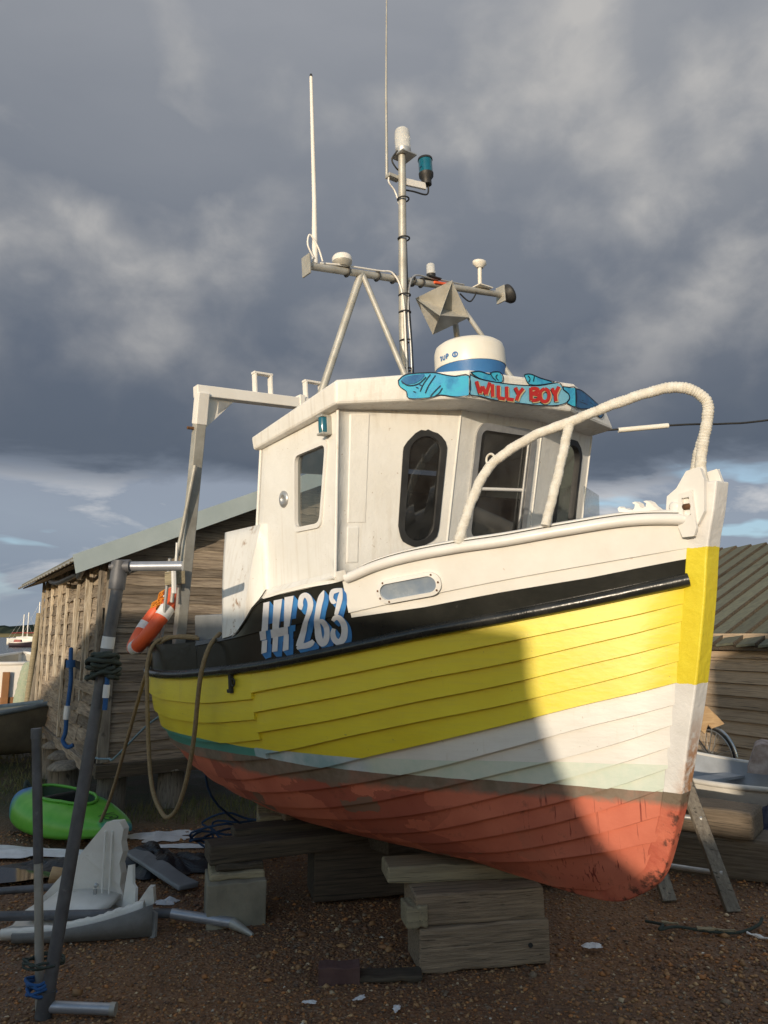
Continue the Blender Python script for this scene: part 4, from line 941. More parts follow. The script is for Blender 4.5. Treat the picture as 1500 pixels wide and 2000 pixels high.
# radar reflector: three crossed plates
c_ = V3(-2.0, .355, 3.60); rf = None
Rr = Matrix.Rotation(R(38), 3, 'Z') @ Matrix.Rotation(R(35), 3, 'X') @ Matrix.Rotation(R(28), 3, 'Y')
for ax in range(3):
    P = []
    for u, v in ((.205, 0), (0, .205), (-.205, 0), (0, -.205)):
        p = [0, 0, 0]; p[(ax+1) % 3] = u; p[(ax+2) % 3] = v; P.append(tuple(Rr @ Vector(p)+Vector(c_)))
    nv_ = [0, 0, 0]; nv_[ax] = .004
    o = MB().prism(P, Rr @ Vector(nv_)).build('radar_reflector' if rf is None else 'reflector_plate', MAT['galv'], boat if rf is None else rf)
    if rf is None: rf = o; rf['label'] = 'folded plate radar reflector'
# radome
RC_ = V3(-1.42, 0, 2.825)
rd = MB().lathe([(.18, -.06), (.188, 0), (.212, .085), (.214, .098)], 40, T4(RC_)).build('radar', MAT['radar_blue'], boat); rd['label'] = 'round radar with white dome and blue base'
MB().lathe([(.217, .099), (.219, .115), (.217, .20), (.207, .235), (.18, .255), (.11, .264), (0, .267)], 40, T4(RC_), cap=False).build('dome', MAT['radome'], rd)
def dome_pt(s, t, off): a = (s*.66-.222)/.219; return (RC_[0]+(.2195+off)*math.cos(a), RC_[1]+(.2195+off)*math.sin(a), RC_[2]+.122+t*.62)
mb = MB(); i = 0
for l in ([(-.235, .045), (-.222, .05), (-.215, .042), (-.222, .030), (-.214, .018), (-.226, .008)], [(-.195, .05), (-.195, .02), (-.183, .008), (-.170, .02), (-.170, .05)], [(-.150, .006), (-.150, .05), (-.134, .049), (-.130, .036), (-.148, .028)],
          [(-.085, .028), (-.075, .045), (-.06, .05), (-.045, .045), (-.035, .028), (-.045, .011), (-.06, .006), (-.075, .011), (-.085, .028)], [(-.06, .043), (-.06, .013)], [(.60, .05), (.60, .006)], [(.60, .05), (.615, .046)], [(.60, .028), (.612, .028)]):
    for q in quads([(x, y, .0062) for x, y in l], 4): mb.add([dome_pt(*p, .0015+i*4e-6) for p in q], [(0, 1, 2, 3)]); i += 1
mb.build('maker_lettering', MAT['radar_blue'], rd)

# ---- gallows over the after deck
def bar(a, b, w_, h_, name, mat, parent, bevel=.006):
    a, b = Vector(a), Vector(b); d = b-a
    return MB().box((a+b)/2, (d.length, w_, h_), frame3(d, Vector((0, 1, 0)) if abs(d.normalized().y) < .8 else Vector((0, 0, 1)))).build(name, mat, parent, bevel=bevel)
gal = bar((-3.36, -.93, 3.17), (-3.36, .88, 3.20), .085, .085, 'gallows', MAT['white_clean'], boat); gal['label'] = 'white and galvanised box-section gallows over the after deck'
for s in (-1, 1):
    y = -.885 if s < 0 else .84
    bar((-3.34, y, 3.16), (-3.405, y, 2.93), .087, .087, 'post_head', MAT['white_clean'], gal)
    bar((-3.40, y, 2.945), (-3.93, y, 1.15), .075, .080, 'post', MAT['galv'], gal)
    MB().prism([(-3.37, y-s*.04, 3.13), (-3.37, y-s*.27, 3.13), (-3.41, y-s*.04, 2.90)], (.008, 0, 0)).build('gusset', MAT['white_clean'], gal)
    MB().prism([(-3.365, y-s*.14, 3.115), (-3.365, y-s*.25, 3.115), (-3.39, y-s*.14, 3.02)], (.010, 0, 0)).build('gusset_plate', MAT['alu'], gal)
    MB().tube([(-3.42, y-s*.02, 2.90), (-3.42, y+s*.09, 2.90)], .012, 8).build('cross_bolt', MAT['rust'], gal)
for y0, y1 in ((-.43, -.29), (.04, .19)):
    mb = MB()
    for a, b in (((-3.36, y0, 3.2), (-3.36, y0, 3.39)), ((-3.36, y1, 3.2), (-3.36, y1, 3.39)), ((-3.36, y0-.015, 3.385), (-3.36, y1+.015, 3.385))):
        a, b = Vector(a), Vector(b); mb.box((a+b)/2, ((b-a).length, .055, .018), frame3(b-a, Vector((0, 1, 0)) if abs((b-a).normalized().y) < .5 else Vector((0, 0, 1))))
    mb.build('guide_loop', MAT['white_clean'], gal, bevel=.003)
MB().box((-3.36, -.02, 3.19), (.10, .05, .12)).build('sleeve', MAT['white_clean'], gal, bevel=.004)
MB().tube([(-3.42, -.92, 2.62), (-3.66, -.98, 1.95), (-3.72, -1.0, 1.62)], .016, 8).build('stay_rod', MAT['galv'], gal)
MB().tube([(-3.74, -1.0, 1.95), (-3.9, -1.02, 1.30)], .014, 8).build('stay_rod', MAT['alu'], gal)
MB().box((-3.70, -.98, 1.80), (.16, .10, .10)).build('timber_cleat', MAT['timber_pale'], gal, bevel=.006)
MB().box((-3.60, -1.03, 1.78), (.03, .03, .20)).build('cleat_pin', MAT['white_clean'], gal, bevel=.006)
MB().tube([(-3.62, -.99, 2.06), (-3.68, -.99, 1.72)], .010, 6).build('cleat_rod', MAT['white_clean'], gal)
# net bin on the after deck
MB().box((-3.35, -.05, 1.36), (.85, 1.5, .30)).build('deck_bin', MAT['grey_paint'], boat, bevel=.01)
MB().box((-2.95, -.9, 1.50), (.06, .10, .25)).build('capping_block', MAT['timber_pale'], boat, bevel=.01)
# white pole and cable on the port side of the roof
MB().tube([(1.96, 6.0, 3.465), (2.38, 6.0, 3.505)], .022, 8).build('sleeve', MAT['radome'], tag_root := empty('overhead_cable', 'thin dark cable with a white plastic sleeve, right of the wheelhouse roof', 'cable'))
MB().tube(catmull([(-.5, 6.0, 3.33), (1.0, 6.0, 3.40), (2.4, 6.0, 3.507), (2.9, 6.1, 3.55), (3.4, 6.2, 3.62), (5.5, 6.6, 4.0), (7.5, 7.0, 4.4)], 6), .009, 6).build('wire', MAT['blackmatt'], tag_root)

# ------------------------------------------------------------------ things hung on the boat
rg_c = Vector((-1.83, 5.95, 1.89)); ax1 = Vector((.585, 0, .81)).normalized(); ax2 = Vector((-.30, .93, .216)).normalized(); ax2 = (ax2-ax1*ax2.dot(ax1)).normalized(); ax3 = ax1.cross(ax2)
RM = Matrix((ax1, ax2, ax3)).transposed().to_4x4(); RM.translation = rg_c
ringo = empty('life_ring', 'orange life ring with white bands hung at the boat stern', 'life ring', mw=RM)
def arc(r, a0, a1, n): return [(r*math.cos(a), r*math.sin(a), 0) for a in np.linspace(a0, a1, n)]
MB().tube(arc(.255, 0, 2*math.pi, 49)[:-1], .056, 14, closed=True).build('float', MAT['orange'], ringo)
for k in range(4):
    a = R(30+90*k); MB().tube(arc(.255, a-.16, a+.16, 9), .0585, 14).build('band', MAT['tape'], ringo)
mb = MB(); r_ = random.Random(3); pts = []
for i in range(60):
    a = i*.62; pts.append((.17+.07*math.sin(i*.9)+r_.uniform(-.02, .02), .06*math.sin(a)+r_.uniform(-.02, .02)-.05, .05+.035*math.cos(a*1.3)+r_.uniform(-.015, .015)))
MB().tube(catmull(pts, 4), .0055, 6).build('throw_line', MAT['rope_orange'], ringo)

def rope(name, label, pts, r, mat, cat='rope', n=8):
    o = MB().tube(catmull(pts, n), r, 8).build(name, MAT[mat]); tag(o, label, cat); return o
rope('mooring_rope', 'tan rope hanging in a long loop over the yellow stern', [(-1.05, 4.80, 1.79), (-1.09, 4.70, 1.71), (-1.13, 4.68, 1.56), (-1.16, 4.73, 1.37), (-1.19, 4.8, 1.15), (-1.25, 4.9, .88), (-1.33, 5.0, .68), (-1.42, 5.1, .60), (-1.5, 5.2, .63), (-1.58, 5.3, .72), (-1.64, 5.4, .86), (-1.68, 5.45, 1.09), (-1.72, 5.50, 1.41), (-1.74, 5.55, 1.57), (-1.72, 5.6, 1.70), (-1.65, 5.65, 1.755), (-1.54, 5.6, 1.76), (-1.38, 5.6, 1.75)], .0145, 'rope')
rope('stern_line', 'tan rope running taut from the stern down towards the green kayak', [(-1.40, 5.62, 1.76), (-1.55, 5.62, 1.765), (-1.70, 5.66, 1.70), (-1.83, 5.8, 1.47), (-2.04, 6.1, .97), (-2.26, 6.4, .44), (-2.52, 6.75, .03)], .014, 'rope')
r_ = random.Random(12); tg = []
for i in range(46): tg.append((-1.15+.32*math.sin(i*.71)+r_.uniform(-.08, .08), 6.35+.28*math.cos(i*.53)+r_.uniform(-.1, .1), max(.03, .16+.14*math.sin(i*.37)+r_.uniform(-.07, .07))))
tg += [(-1.3, 6.1, .45), (-1.38, 5.95, .75), (-1.30, 5.85, .95)]
rope('rope_heap', 'tangled dark blue rope heaped on the ground under the stern', tg, .009, 'rope_navy', 'rope', 4)
rope('twine', 'thin pale blue twine stretched between the shed piles and the boat', [(-1.62, 5.95, 1.22), (-1.91, 6.2, 1.06), (-2.38, 6.8, .70), (-2.5, 7.0, .66), (-2.68, 7.2, .63), (-2.85, 7.45, .62)], .009, 'rope_pale', 'twine')

# ------------------------------------------------------------------ boards shared by the sheds
def board_mesh(L_, h_, t_=.022, rough=.004, lean=.012, seg=7, rag=0.):
    """a lap board: x along, its lower edge proud, a little uneven"""
    mb = MB(); top, bot = [], []
    P = []
    for i in range(seg+1):
        x = L_*i/seg; j = random.uniform(-rough, rough); k = random.uniform(-rough, rough)-rag*random.random()
        P.append([(x, 0, h_+j), (x, -t_, h_+j), (x, -t_-lean, 0+k), (x, 0, 0+k), (x, 0, h_+j)])
    mb.grid(P, False); mb.add(P[0][:4], [(0, 1, 2, 3)]); mb.add(P[-1][:4], [(3, 2, 1, 0)])
    return mb
def wall_matrix(o, d, z):
    """x along d, -y is the outside"""
    d = Vector((d[0], d[1], 0)).normalized(); n = Vector((0, 0, 1)).cross(d)
    M = Matrix((d, n, Vector((0, 0, 1)))).transposed().to_4x4(); M.translation = Vector((o[0], o[1], z)); return M

# ---- timber shed behind the stern
K = Vector((-2.87, 7.70, 0)); G = Vector((.857, .515, 0)).normalized(); S = Vector((-.515, .857, 0)).normalized()
ZB, ZE, GW, SL = .50, 2.62, 5.2, 4.9; PITCH = .435
shed = empty('timber_shed', 'weathered dark timber shed on piles behind the boat stern', 'shed', loc=(0, 0, 0))
def gz(s): return ZE+PITCH*min(s, GW-s)
z = ZB; bh = .100
while z < ZE+PITCH*GW/2-.1:
    s0 = max(0, (z+.08-ZE)/PITCH); s1 = GW-s0
    if s1-s0 > .3:
        cut = [s0+.05 if s0 == 0 else s0, s0+(s1-s0)*random.uniform(.35, .6), s1]
        for a, b in zip(cut, cut[1:]):
            o = board_mesh(b-a-.006-random.choice((0, 0, 0, .03)), bh+.012, rag=.016, rough=.007, lean=.016+random.uniform(-.006, .012), seg=14).build('board', MAT['old_wood'], shed)
            o.matrix_world = wall_matrix(K+G*a, G, z+random.uniform(-.006, .006))
    z += bh
z = ZB; i = 0
W_ = lambda u: K+S*SL*u
while z < ZE-.06:
    cut = [0, 1.05, 2.3, 3.6, SL]
    for a, b in zip(cut, cut[1:]):
        if random.random() < .04: continue
        o = board_mesh(b-a-.006-random.choice((0, 0, .02, .06)), .155, rag=.022, rough=.011, lean=.028+random.uniform(-.012, .016), seg=10).build('board', MAT['old_wood'], shed)
        o.matrix_world = wall_matrix(K+S*b, -S, z+random.uniform(-.012, .012)) @ Matrix.Rotation(random.uniform(-.006, .006), 4, 'Y')
    z += .14
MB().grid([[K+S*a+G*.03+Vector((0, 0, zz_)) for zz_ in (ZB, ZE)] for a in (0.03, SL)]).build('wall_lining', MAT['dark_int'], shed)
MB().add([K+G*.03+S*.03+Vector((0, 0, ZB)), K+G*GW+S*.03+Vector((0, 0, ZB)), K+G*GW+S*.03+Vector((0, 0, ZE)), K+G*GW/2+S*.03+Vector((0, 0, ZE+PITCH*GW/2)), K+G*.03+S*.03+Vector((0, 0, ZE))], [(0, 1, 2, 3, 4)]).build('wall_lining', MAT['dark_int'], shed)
o = MB().box((.04, -.045, 1.06), (.11, .06, 2.1)).build('corner_post', MAT['old_post'], shed, bevel=.006); o.matrix_world = wall_matrix(K, G, ZB)
o = MB().box((-.06, -.05, 1.06), (.10, .05, 2.1)).build('corner_post', MAT['old_post'], shed, bevel=.006); o.matrix_world = wall_matrix(K, -S, ZB)
for u, w_, b0, b1 in ((.62, .03, .62, 2.08), (.84, .05, .55, 2.1), (1.42, .045, .5, 2.1), (1.60, .03, .95, 1.7), (2.30, .05, .0, 2.1), (2.85, .03, .7, 2.1), (3.05, .045, .7, 2.1), (3.75, .05, .6, 2.1), (4.40, .04, .3, 2.05), (4.86, .06, 0, 2.1)):
    o = MB().box((0, -.06, (b0+b1)/2), (w_, .035, b1-b0)).build('batten', MAT['batten'], shed, bevel=.003); o.matrix_world = wall_matrix(K+S*u, -S, ZB)
o = MB().box((-.5, -.07, .72), (1.25, .03, .10)).build('ledge_board', MAT['old_wood'], shed, bevel=.004); o.matrix_world = wall_matrix(K+S*.05, -S, ZB)
for a in (.0, 1.25, 2.6, 3.9):
    o = MB().box((.6, -.06, -.07), (1.26, .10, .13)).build('sill_beam', MAT['timber_dark'], shed, bevel=.006); o.matrix_world = wall_matrix(K+G*a, G, ZB)
for a in (0., 1.2, 2.4, 3.6):
    o = MB().box((.61, -.05, -.06), (1.2, .09, .11)).build('sill_beam', MAT['old_wood'], shed, bevel=.006); o.matrix_world = wall_matrix(K+S*(a+1.22), -S, ZB)
pile = None
for p in [K+G*.15+S*.05, K+G*-.18+S*.75, K+S*1.5+G*-.1, K+S*2.4+G*-.05, K+S*3.3, K+S*4.3, K+G*.75+S*.02, K+G*2.2+S*.1, K+G*3.6+S*.1]:
    if pile is None:
        pile = MB().lathe([(.15, -.05), (.145, .18), (.14, .36), (.165, .365), (.16, .385), (.10, .43)], 14).build('pile', MAT['old_post'], shed); pm = pile.data; o = pile
    else:
        o = bpy.data.objects.new('pile', pm); link(o, shed)
    o.location = p; o.rotation_euler = (random.uniform(-.05, .05), random.uniform(-.05, .05), random.uniform(0, 6)); sc_ = random.uniform(.9, 1.08); o.scale = (sc_, sc_, 1)
# roof: two slopes, barge board and eave
OV = .36; FO = .30
def rp(s, t, dz=0): return K+G*s+S*t+Vector((0, 0, ZE+PITCH*min(s, GW-s)+dz))
MB().prism([rp(-OV, -FO, .05), rp(GW/2, -FO, .05), rp(GW/2, SL+.2, .05), rp(-OV, SL+.2, .05)], (0, 0, .035)).build('roof', MAT['roof_old'], shed)
MB().prism([rp(GW/2, -FO, .05), rp(GW+OV, -FO, .05), rp(GW+OV, SL+.2, .05), rp(GW/2, SL+.2, .05)], (0, 0, .035)).build('roof', MAT['roof_old'], shed)
MB().prism([rp(-OV, -FO-.02, -.10), rp(GW/2, -FO-.02, -.10), rp(GW/2, -FO-.02, .10), rp(-OV-.04, -FO-.02, .10)], S*.018).build('barge_board', MAT['fascia'], shed)
MB().prism([rp(GW/2, -FO-.02, -.10), rp(GW+OV, -FO-.02, -.10), rp(GW+OV, -FO-.02, .10), rp(GW/2, -FO-.02, .10)], S*.018).build('barge_board', MAT['fascia'], shed)
P = []
for i in range(60):
    t_ = -FO+(SL+.2+FO)*i/59; wv = .012*math.sin(i*2.1); P.append([rp(-OV-.05, t_, .045+wv), rp(-OV+.30, t_, .092+wv)])
MB().grid(P, False).build('eave_sheet', MAT['galv'], shed, solid=.012)
MB().prism([rp(-OV+.02, -FO, .0), rp(-OV+.02, SL+.15, .0), rp(-.04, SL+.15, -.02), rp(-.04, -FO, -.02)], (0, 0, .02)).build('soffit', MAT['old_wood'], shed)
MB().tube(catmull([rp(-OV+.12, .0, -.05), rp(-OV+.15, .5, -.14), rp(-OV+.2, .9, -.10), rp(-OV+.1, 1.6, -.12), rp(-OV+.1, 2.4, -.06)], 6), [.03]*25, 7).build('sagging_lining', MAT['tarp'], shed)

# ---- low lap-boarded shed on the right
E0 = Vector((4.63, 10.2, 0)); WD = Vector((-.5, .866, 0)).normalized(); UP = Vector((.866, .5, 0)).normalized(); EZ = 1.70; TP = math.tan(R(25)); RUN = 3.5
T0, T1 = -4.6, 4.2
hut = empty('lap_board_hut', 'brown lap-boarded hut with mossy pitched roof, behind the bow', 'hut')
z = -.02
while z < EZ-.05:
    for a, b in ((T0, -2.0), (-2.0, .9), (.9, T1)):
        o = board_mesh(b-a-.004, .158, .02, .003, .034, 4).build('board', MAT['shed_wall2'], hut); o.matrix_world = wall_matrix(E0+WD*b, -WD, z)
    z += .164
def hr(t, r, dz=0): return E0+WD*t+UP*r+Vector((0, 0, EZ+TP*min(r, 2*RUN-r)+dz))
t = T0-.2; k = 0
while t < T1+.2:
    w_ = .30+random.uniform(-.01, .01); dz = .012 if k % 2 else 0.0; dz += random.uniform(0, .006)
    for r0, r1 in ((-.22, RUN), (RUN, 2*RUN+.22)):
        MB().prism([hr(t, r0, dz+.03), hr(t+w_-.04, r0, dz), hr(t+w_-.04, r1, dz), hr(t, r1, dz+.03)], (0, 0, .03)).build('roof_panel', MAT['roof2'], hut)
    a, b = hr(t-.012, -.22, .035+dz), hr(t-.012, RUN, .035+dz); MB().box((a+b)/2, ((b-a).length, .02, .05), frame3(b-a)).build('roof_batten', MAT['timber_dark'], hut)
    t += w_
for r0, r1 in ((-.1, RUN), (RUN, 2*RUN+.1)): MB().add([hr(T0-.2, r0, -.02), hr(T1+.3, r0, -.02), hr(T1+.3, r1, -.02), hr(T0-.2, r1, -.02)], [(0, 1, 2, 3)]).build('roof_lining', MAT['dark_int'], hut)
for tt in (T0, T1):
    MB().add([E0+WD*tt+UP*.02, E0+WD*tt+UP*2*RUN, hr(tt, 2*RUN, -.03), hr(tt, RUN, -.03), hr(tt, .02, -.03)], [(0, 1, 2, 3, 4)]).build('end_wall', MAT['shed_wall2'], hut)
MB().grid([[E0+WD*tt+UP*.02+Vector((0, 0, zz_)) for zz_ in (-.05, EZ)] for tt in (T0, T1)]).build('wall_lining', MAT['dark_int'], hut)
MB().prism([hr(T0, -.17, -.06), hr(T1, -.17, -.06), hr(T1, -.17, .0), hr(T0, -.17, .0)], UP*.02).build('eave_board', MAT['timber_dark'], hut)

# ------------------------------------------------------------------ blocks and timbers under the boat
def baulk(name, label, c, size, rz, mat, cat, bev=.012, tilt=0, group=None):
    mb = MB(); nx = 6; hx, hy, hz = [q/2 for q in size]; P = []
    for i in range(nx+1):
        x = -hx+2*hx*i/nx; j = lambda: random.uniform(-.006, .006)
        P.append([(x, -hy+j(), -hz+j()), (x, hy+j(), -hz+j()), (x, hy+j(), hz+j()), (x, -hy+j(), hz+j())]); P[-1].append(P[-1][0])
    mb.grid(P, False); mb.add(P[0][:4], [(0, 1, 2, 3)]); mb.add(P[-1][:4], [(3, 2, 1, 0)])
    o = mb.build(name, MAT[mat], bevel=bev, weld=True); o.location = c; o.rotation_euler = (0, tilt, rz); return tag(o, label, cat, group)
RB = R(11)
def along(o, rz, x, y): return (o[0]+math.cos(rz)*x-math.sin(rz)*y, o[1]+math.sin(rz)*x+math.cos(rz)*y)
q = along((.19, 4.27), RB, .37, .15)
lower = baulk('sleeper', 'bottom of the two grey baulks stacked under the bow', (*q, .112), (.74, .30, .225), RB, 'sleeper', 'baulk')
MB().lathe([(.013, 0), (.013, .004)], 12, Matrix.Translation((.255, -.152, -.01)) @ Matrix.Rotation(R(90), 4, 'X')).build('bolt_hole', MAT['dark_int'], lower)
q = along((.19, 4.27), RB, .355, .17)
baulk('sleeper', 'upper grey baulk with pink stains, under the pale beam at the bow', (*q, .307), (.74, .30, .165), RB, 'sleeper', 'baulk')
q = along((.19, 4.27), RB, .36, .30)
baulk('pale_beam', 'pale sawn beam lying on the grey baulks under the bow', (*q, .437), (.98, .24, .09), RB-.04, 'timber_pale', 'beam', tilt=.01)
q = along((.19, 4.27), RB, -.01, .08); baulk('timber_offcut', 'small pale offcut wedged at the left end of the grey baulks', (*q, .285), (.12, .16, .11), RB, 'timber_pale', 'offcut')
# aft stack
cb = baulk('concrete_block', 'square concrete block standing on the shingle under the stern', (-.95, 5.03, .135), (.36, .34, .27), R(16), 'concrete', 'concrete block', .008)
baulk('timber_pad', 'thin brown timber pad on the concrete block', (-.95, 5.05, .292), (.34, .26, .045), R(16), 'timber_pale', 'timber pad')
baulk('timber_pad', 'dark timber pad above the brown pad on the concrete block', (-.94, 5.07, .335), (.30, .24, .04), R(16), 'timber_dark', 'timber pad')
baulk('cross_beam', 'dark grey cross beam resting on the concrete block', (-.52, 5.26, .41), (1.32, .22, .11), R(22), 'timber_dark', 'beam')
baulk('cross_beam', 'dark beam with a pale sawn end, upper of the stern stack', (-.36, 5.48, .475), (1.40, .18, .06), R(20), 'timber_dark', 'beam')
baulk('chock', 'pale end-grain chock under the stern quarter', (-.86, 5.75, .52), (.16, .16, .20), R(10), 'timber_pale', 'chock')
baulk('chock', 'grey-green chock wedged against the red bilge', (-.62, 5.55, .59), (.26, .22, .17), R(25), 'sleeper', 'chock')
baulk('chock', 'thin pale wedge lying on the dark cross beam', (-.72, 5.5, .515), (.34, .12, .035), R(18), 'timber_pale', 'wedge')
baulk('keel_baulk', 'long black baulk lying under the keel', (.52, 5.6, .22), (2.1, .30, .36), R(14), 'timber_dark', 'baulk')
baulk('keel_block', 'black block directly under the keel amidships', (.05, 5.35, .40), (.3, .3, .1), R(38), 'timber_dark', 'block')
baulk('loose_brick', 'purple-brown brick lying on the shingle in front', (-.235, 4.20, .042), (.215, .105, .085), R(4), 'brick', 'brick', .004)
baulk('loose_plank', 'short wet brown plank beside the brick', (.03, 4.235, .018), (.34, .12, .03), R(3), 'timber_dark', 'plank')
baulk('shed_step', 'grey board leaning under the shed wall', (-1.25, 7.6, .30), (.35, .06, .16), R(30), 'old_wood', 'board')

# ---- right side: big baulks, ladder, dinghy, bicycle
baulk('big_baulk', 'large dark baulk lying on the ground, right of the bow', (2.47, 6.03, .15), (.98, .36, .30), R(-26), 'baulk_brown', 'baulk', .03)
ub = baulk('big_baulk', 'upper of the two large brown baulks, with a pale chip', (2.43, 6.08, .395), (.90, .40, .20), R(-36), 'baulk_brown', 'baulk', .03)
lad = empty('wooden_ladder', 'grey wooden ladder leaning behind the stem', 'ladder')
LA, LB, LC, LD = Vector((2.27, 5.16, .0)), Vector((2.14, 5.99, 1.25)), Vector((1.93, 5.36, .0)), Vector((1.80, 6.19, 1.25))
for a, b in ((LA, LB), (LC, LD)): MB().box((a+b)/2, ((b-a).length, .10, .035), frame3(b-a)).build('rail', MAT['old_post'], lad, bevel=.004)
for f in (.16, .40, .64, .88): MB().tube([LA.lerp(LB, f)+(LA-LC)*.06, LC.lerp(LD, f)], .017, 8).build('rung', MAT['alu'], lad)

def open_boat(root, L_, B_, D_, mats, transom=.8, rim_r=.025, stripe=None, sheer=.10, ribs=True):
    """small open boat, x forward, keel at z = 0"""
    n, m = 26, 10
    def hb(s): return B_/2*(1-max(0, (s-.45)/.55)**2.2)*(transom+(1-transom)*min(1, s/.4))
    def zt(s): return D_+sheer*(2*s-.7)**2
    def pt(s, v, side, inset=0.):
        b = max(hb(s)-inset, .004); a = v*math.pi/2
        return (-L_/2+L_*s+(.10*L_*v*max(0, s-.9)/.1*.4), side*b*math.sin(a)**.5, inset+(zt(s)-inset)*(1-math.cos(a)**1.15))
    mb = MB()
    for sd in (-1, 1):
        mb.grid([[pt(i/n, j/m, sd) for j in range(m+1)] for i in range(n+1)], True, flip=sd > 0)
    mb.add([pt(0, j/m, -1) for j in range(m, -1, -1)]+[pt(0, j/m, 1) for j in range(1, m+1)], [tuple(range(2*m+1))])
    hull = mb.build('hull', mats[0], root, weld=True)
    mb = MB()
    for sd in (-1, 1): mb.grid([[pt(.02+.95*i/n, j/m, sd, .03) for j in range(m+1)] for i in range(n+1)], True, flip=sd < 0)
    mb.add([pt(.02, j/m, -1, .03) for j in range(m, -1, -1)]+[pt(.02, j/m, 1, .03) for j in range(1, m+1)], [tuple(range(2*m+1))])
    mb.build('lining', mats[1], root, weld=True)
    MB().tube([pt(i/n, 1, -1) for i in range(n+1)]+[pt(i/n, 1, 1) for i in range(n, -1, -1)], rim_r, 8, closed=True).build('rim', mats[2], root)
    for s in (.3, .6): MB().box((-L_/2+L_*s, 0, zt(s)*.68), (.2, 2*hb(s)*.93, .025)).build('thwart', mats[1], root)
    if stripe:
        for sd in (-1, 1): MB().grid([[tuple(np.array(pt(i/n, v, sd))+np.array((0, sd*.006, 0))) for v in (.70, .80, .90, .985)] for i in range(n+1)], True).build('band', stripe, root, solid=.004)
        for sd in (-1, 1): MB().tube([tuple(np.array(pt(i/n, .70, sd))+np.array((0, sd*.008, 0))) for i in range(n+1)], .012, 6).build('rubbing_band', mats[2], root)
    return root
d = empty('white_dinghy', 'dull white dinghy with a grey upper band, right of the bow', 'dinghy', (3.55, 7.35, .0), R(-62))
open_boat(d, 3.4, 1.35, .43, (MAT['dull_white'], MAT['lining_grey'], MAT['dull_white']))
# bicycle against the hut
bk = empty('bicycle', 'old bicycle leaning against the lap-boarded hut behind the bow', 'bicycle', (3.60, 9.55, .02), math.atan2(.866, -.5))
def wheel(x):
    wv = MB().tube([(x+.325*math.cos(a), 0, .33+.325*math.sin(a)) for a in np.linspace(0, 2*math.pi, 41)[:-1]], .018, 8, closed=True).build('wheel', MAT['blackmatt'], bk)
    MB().tube([(x+.298*math.cos(a), 0, .33+.298*math.sin(a)) for a in np.linspace(0, 2*math.pi, 41)[:-1]], .011, 6, closed=True).build('rim', MAT['chrome'], wv)
    mb = MB()
    for k in range(18):
        a = 2*math.pi*k/18; mb.tube([(x+.02*math.cos(a+1.2), (-1)**k*.03, .33+.02*math.sin(a+1.2)), (x+.295*math.cos(a), 0, .33+.295*math.sin(a))], .0022, 4, cap=False)
    mb.build('spokes', MAT['chrome'], wv)['kind'] = 'stuff'
    MB().tube([(x+.352*math.cos(a), 0, .33+.352*math.sin(a)) for a in np.linspace(R(10), R(175), 20)], .020, 6).build('mudguard', MAT['chrome'], bk)
wheel(-.52); wheel(.52)
MB().tube([(-.52, 0, .33), (-.1, 0, .30), (.38, 0, .72), (-.17, 0, .78), (-.1, 0, .30)], .015, 8).tube([(-.52, 0, .33), (-.19, 0, .72)], .010, 6).tube([(.52, 0, .33), (.36, 0, .88)], .014, 8).build('frame', MAT['blackmatt'], bk)
MB().tube(catmull([(.30, -.28, .98), (.44, -.24, .98), (.38, 0, .93), (.44, .24, .98), (.30, .28, .98)], 6), .011, 8).build('handlebar', MAT['chrome'], bk)
MB().lathe([(.0, .0), (.10, .01), (.11, .03), (.06, .05), (0, .055)], 14, Matrix.Translation((-.20, 0, .86)) @ Matrix.Diagonal((1.25, .75, 1, 1)), cap=False).tube([(-.17, 0, .76), (-.19, 0, .88)], .013, 8).build('saddle', MAT['blackmatt'], bk)
MB().box((-.52, 0, .715), (.34, .13, .012)).tube([(-.62, .06, .71), (-.52, .03, .33)], .006, 5).tube([(-.62, -.06, .71), (-.52, -.03, .33)], .006, 5).build('rack', MAT['chrome'], bk)
# splintered plywood caught on the bicycle
pl = empty('splintered_board', 'pale splintered plywood piece sticking out behind the stem', 'broken board', (3.10, 7.35, .98), R(12))
MB().prism([(-.45, 0, .10), (.02, 0, .11), (.12, 0, .02), (.20, 0, -.06), (.06, 0, -.10), (.02, 0, -.06), (-.02, 0, -.15), (-.07, 0, -.10), (-.45, 0, -.12)], (0, .02, 0)).build('outer_face', MAT['fresh_wood'], pl)
MB().prism([(-.45, -.03, .06), (.03, -.03, .09), (.08, -.03, .02), (.05, -.03, .0), (.07, -.03, -.05), (-.01, -.03, -.04), (-.04, -.03, -.09), (-.45, -.03, -.06)], (0, .018, 0)).build('split_layer', MAT['fresh_wood'], pl)
MB().box((-.42, .05, -.55), (.05, .05, 1.0)).build('stake', MAT['old_post'], pl)
sk = MB().prism([(-.24, 0, -.14), (-.16, 0, .12), (-.10, 0, .15), (.02, 0, .14), (.06, 0, .08), (.14, 0, .06), (.20, 0, .12), (.30, 0, .13), (.36, 0, -.14)], (.03, .26, .02)).build('broken_block', MAT['stone'], bevel=.02)
sk.location = (3.82, 7.55, .55); sk.rotation_euler = (0, .05, -.35); tag(sk, 'blotched pale broken block on the white dinghy at the right edge', 'block')
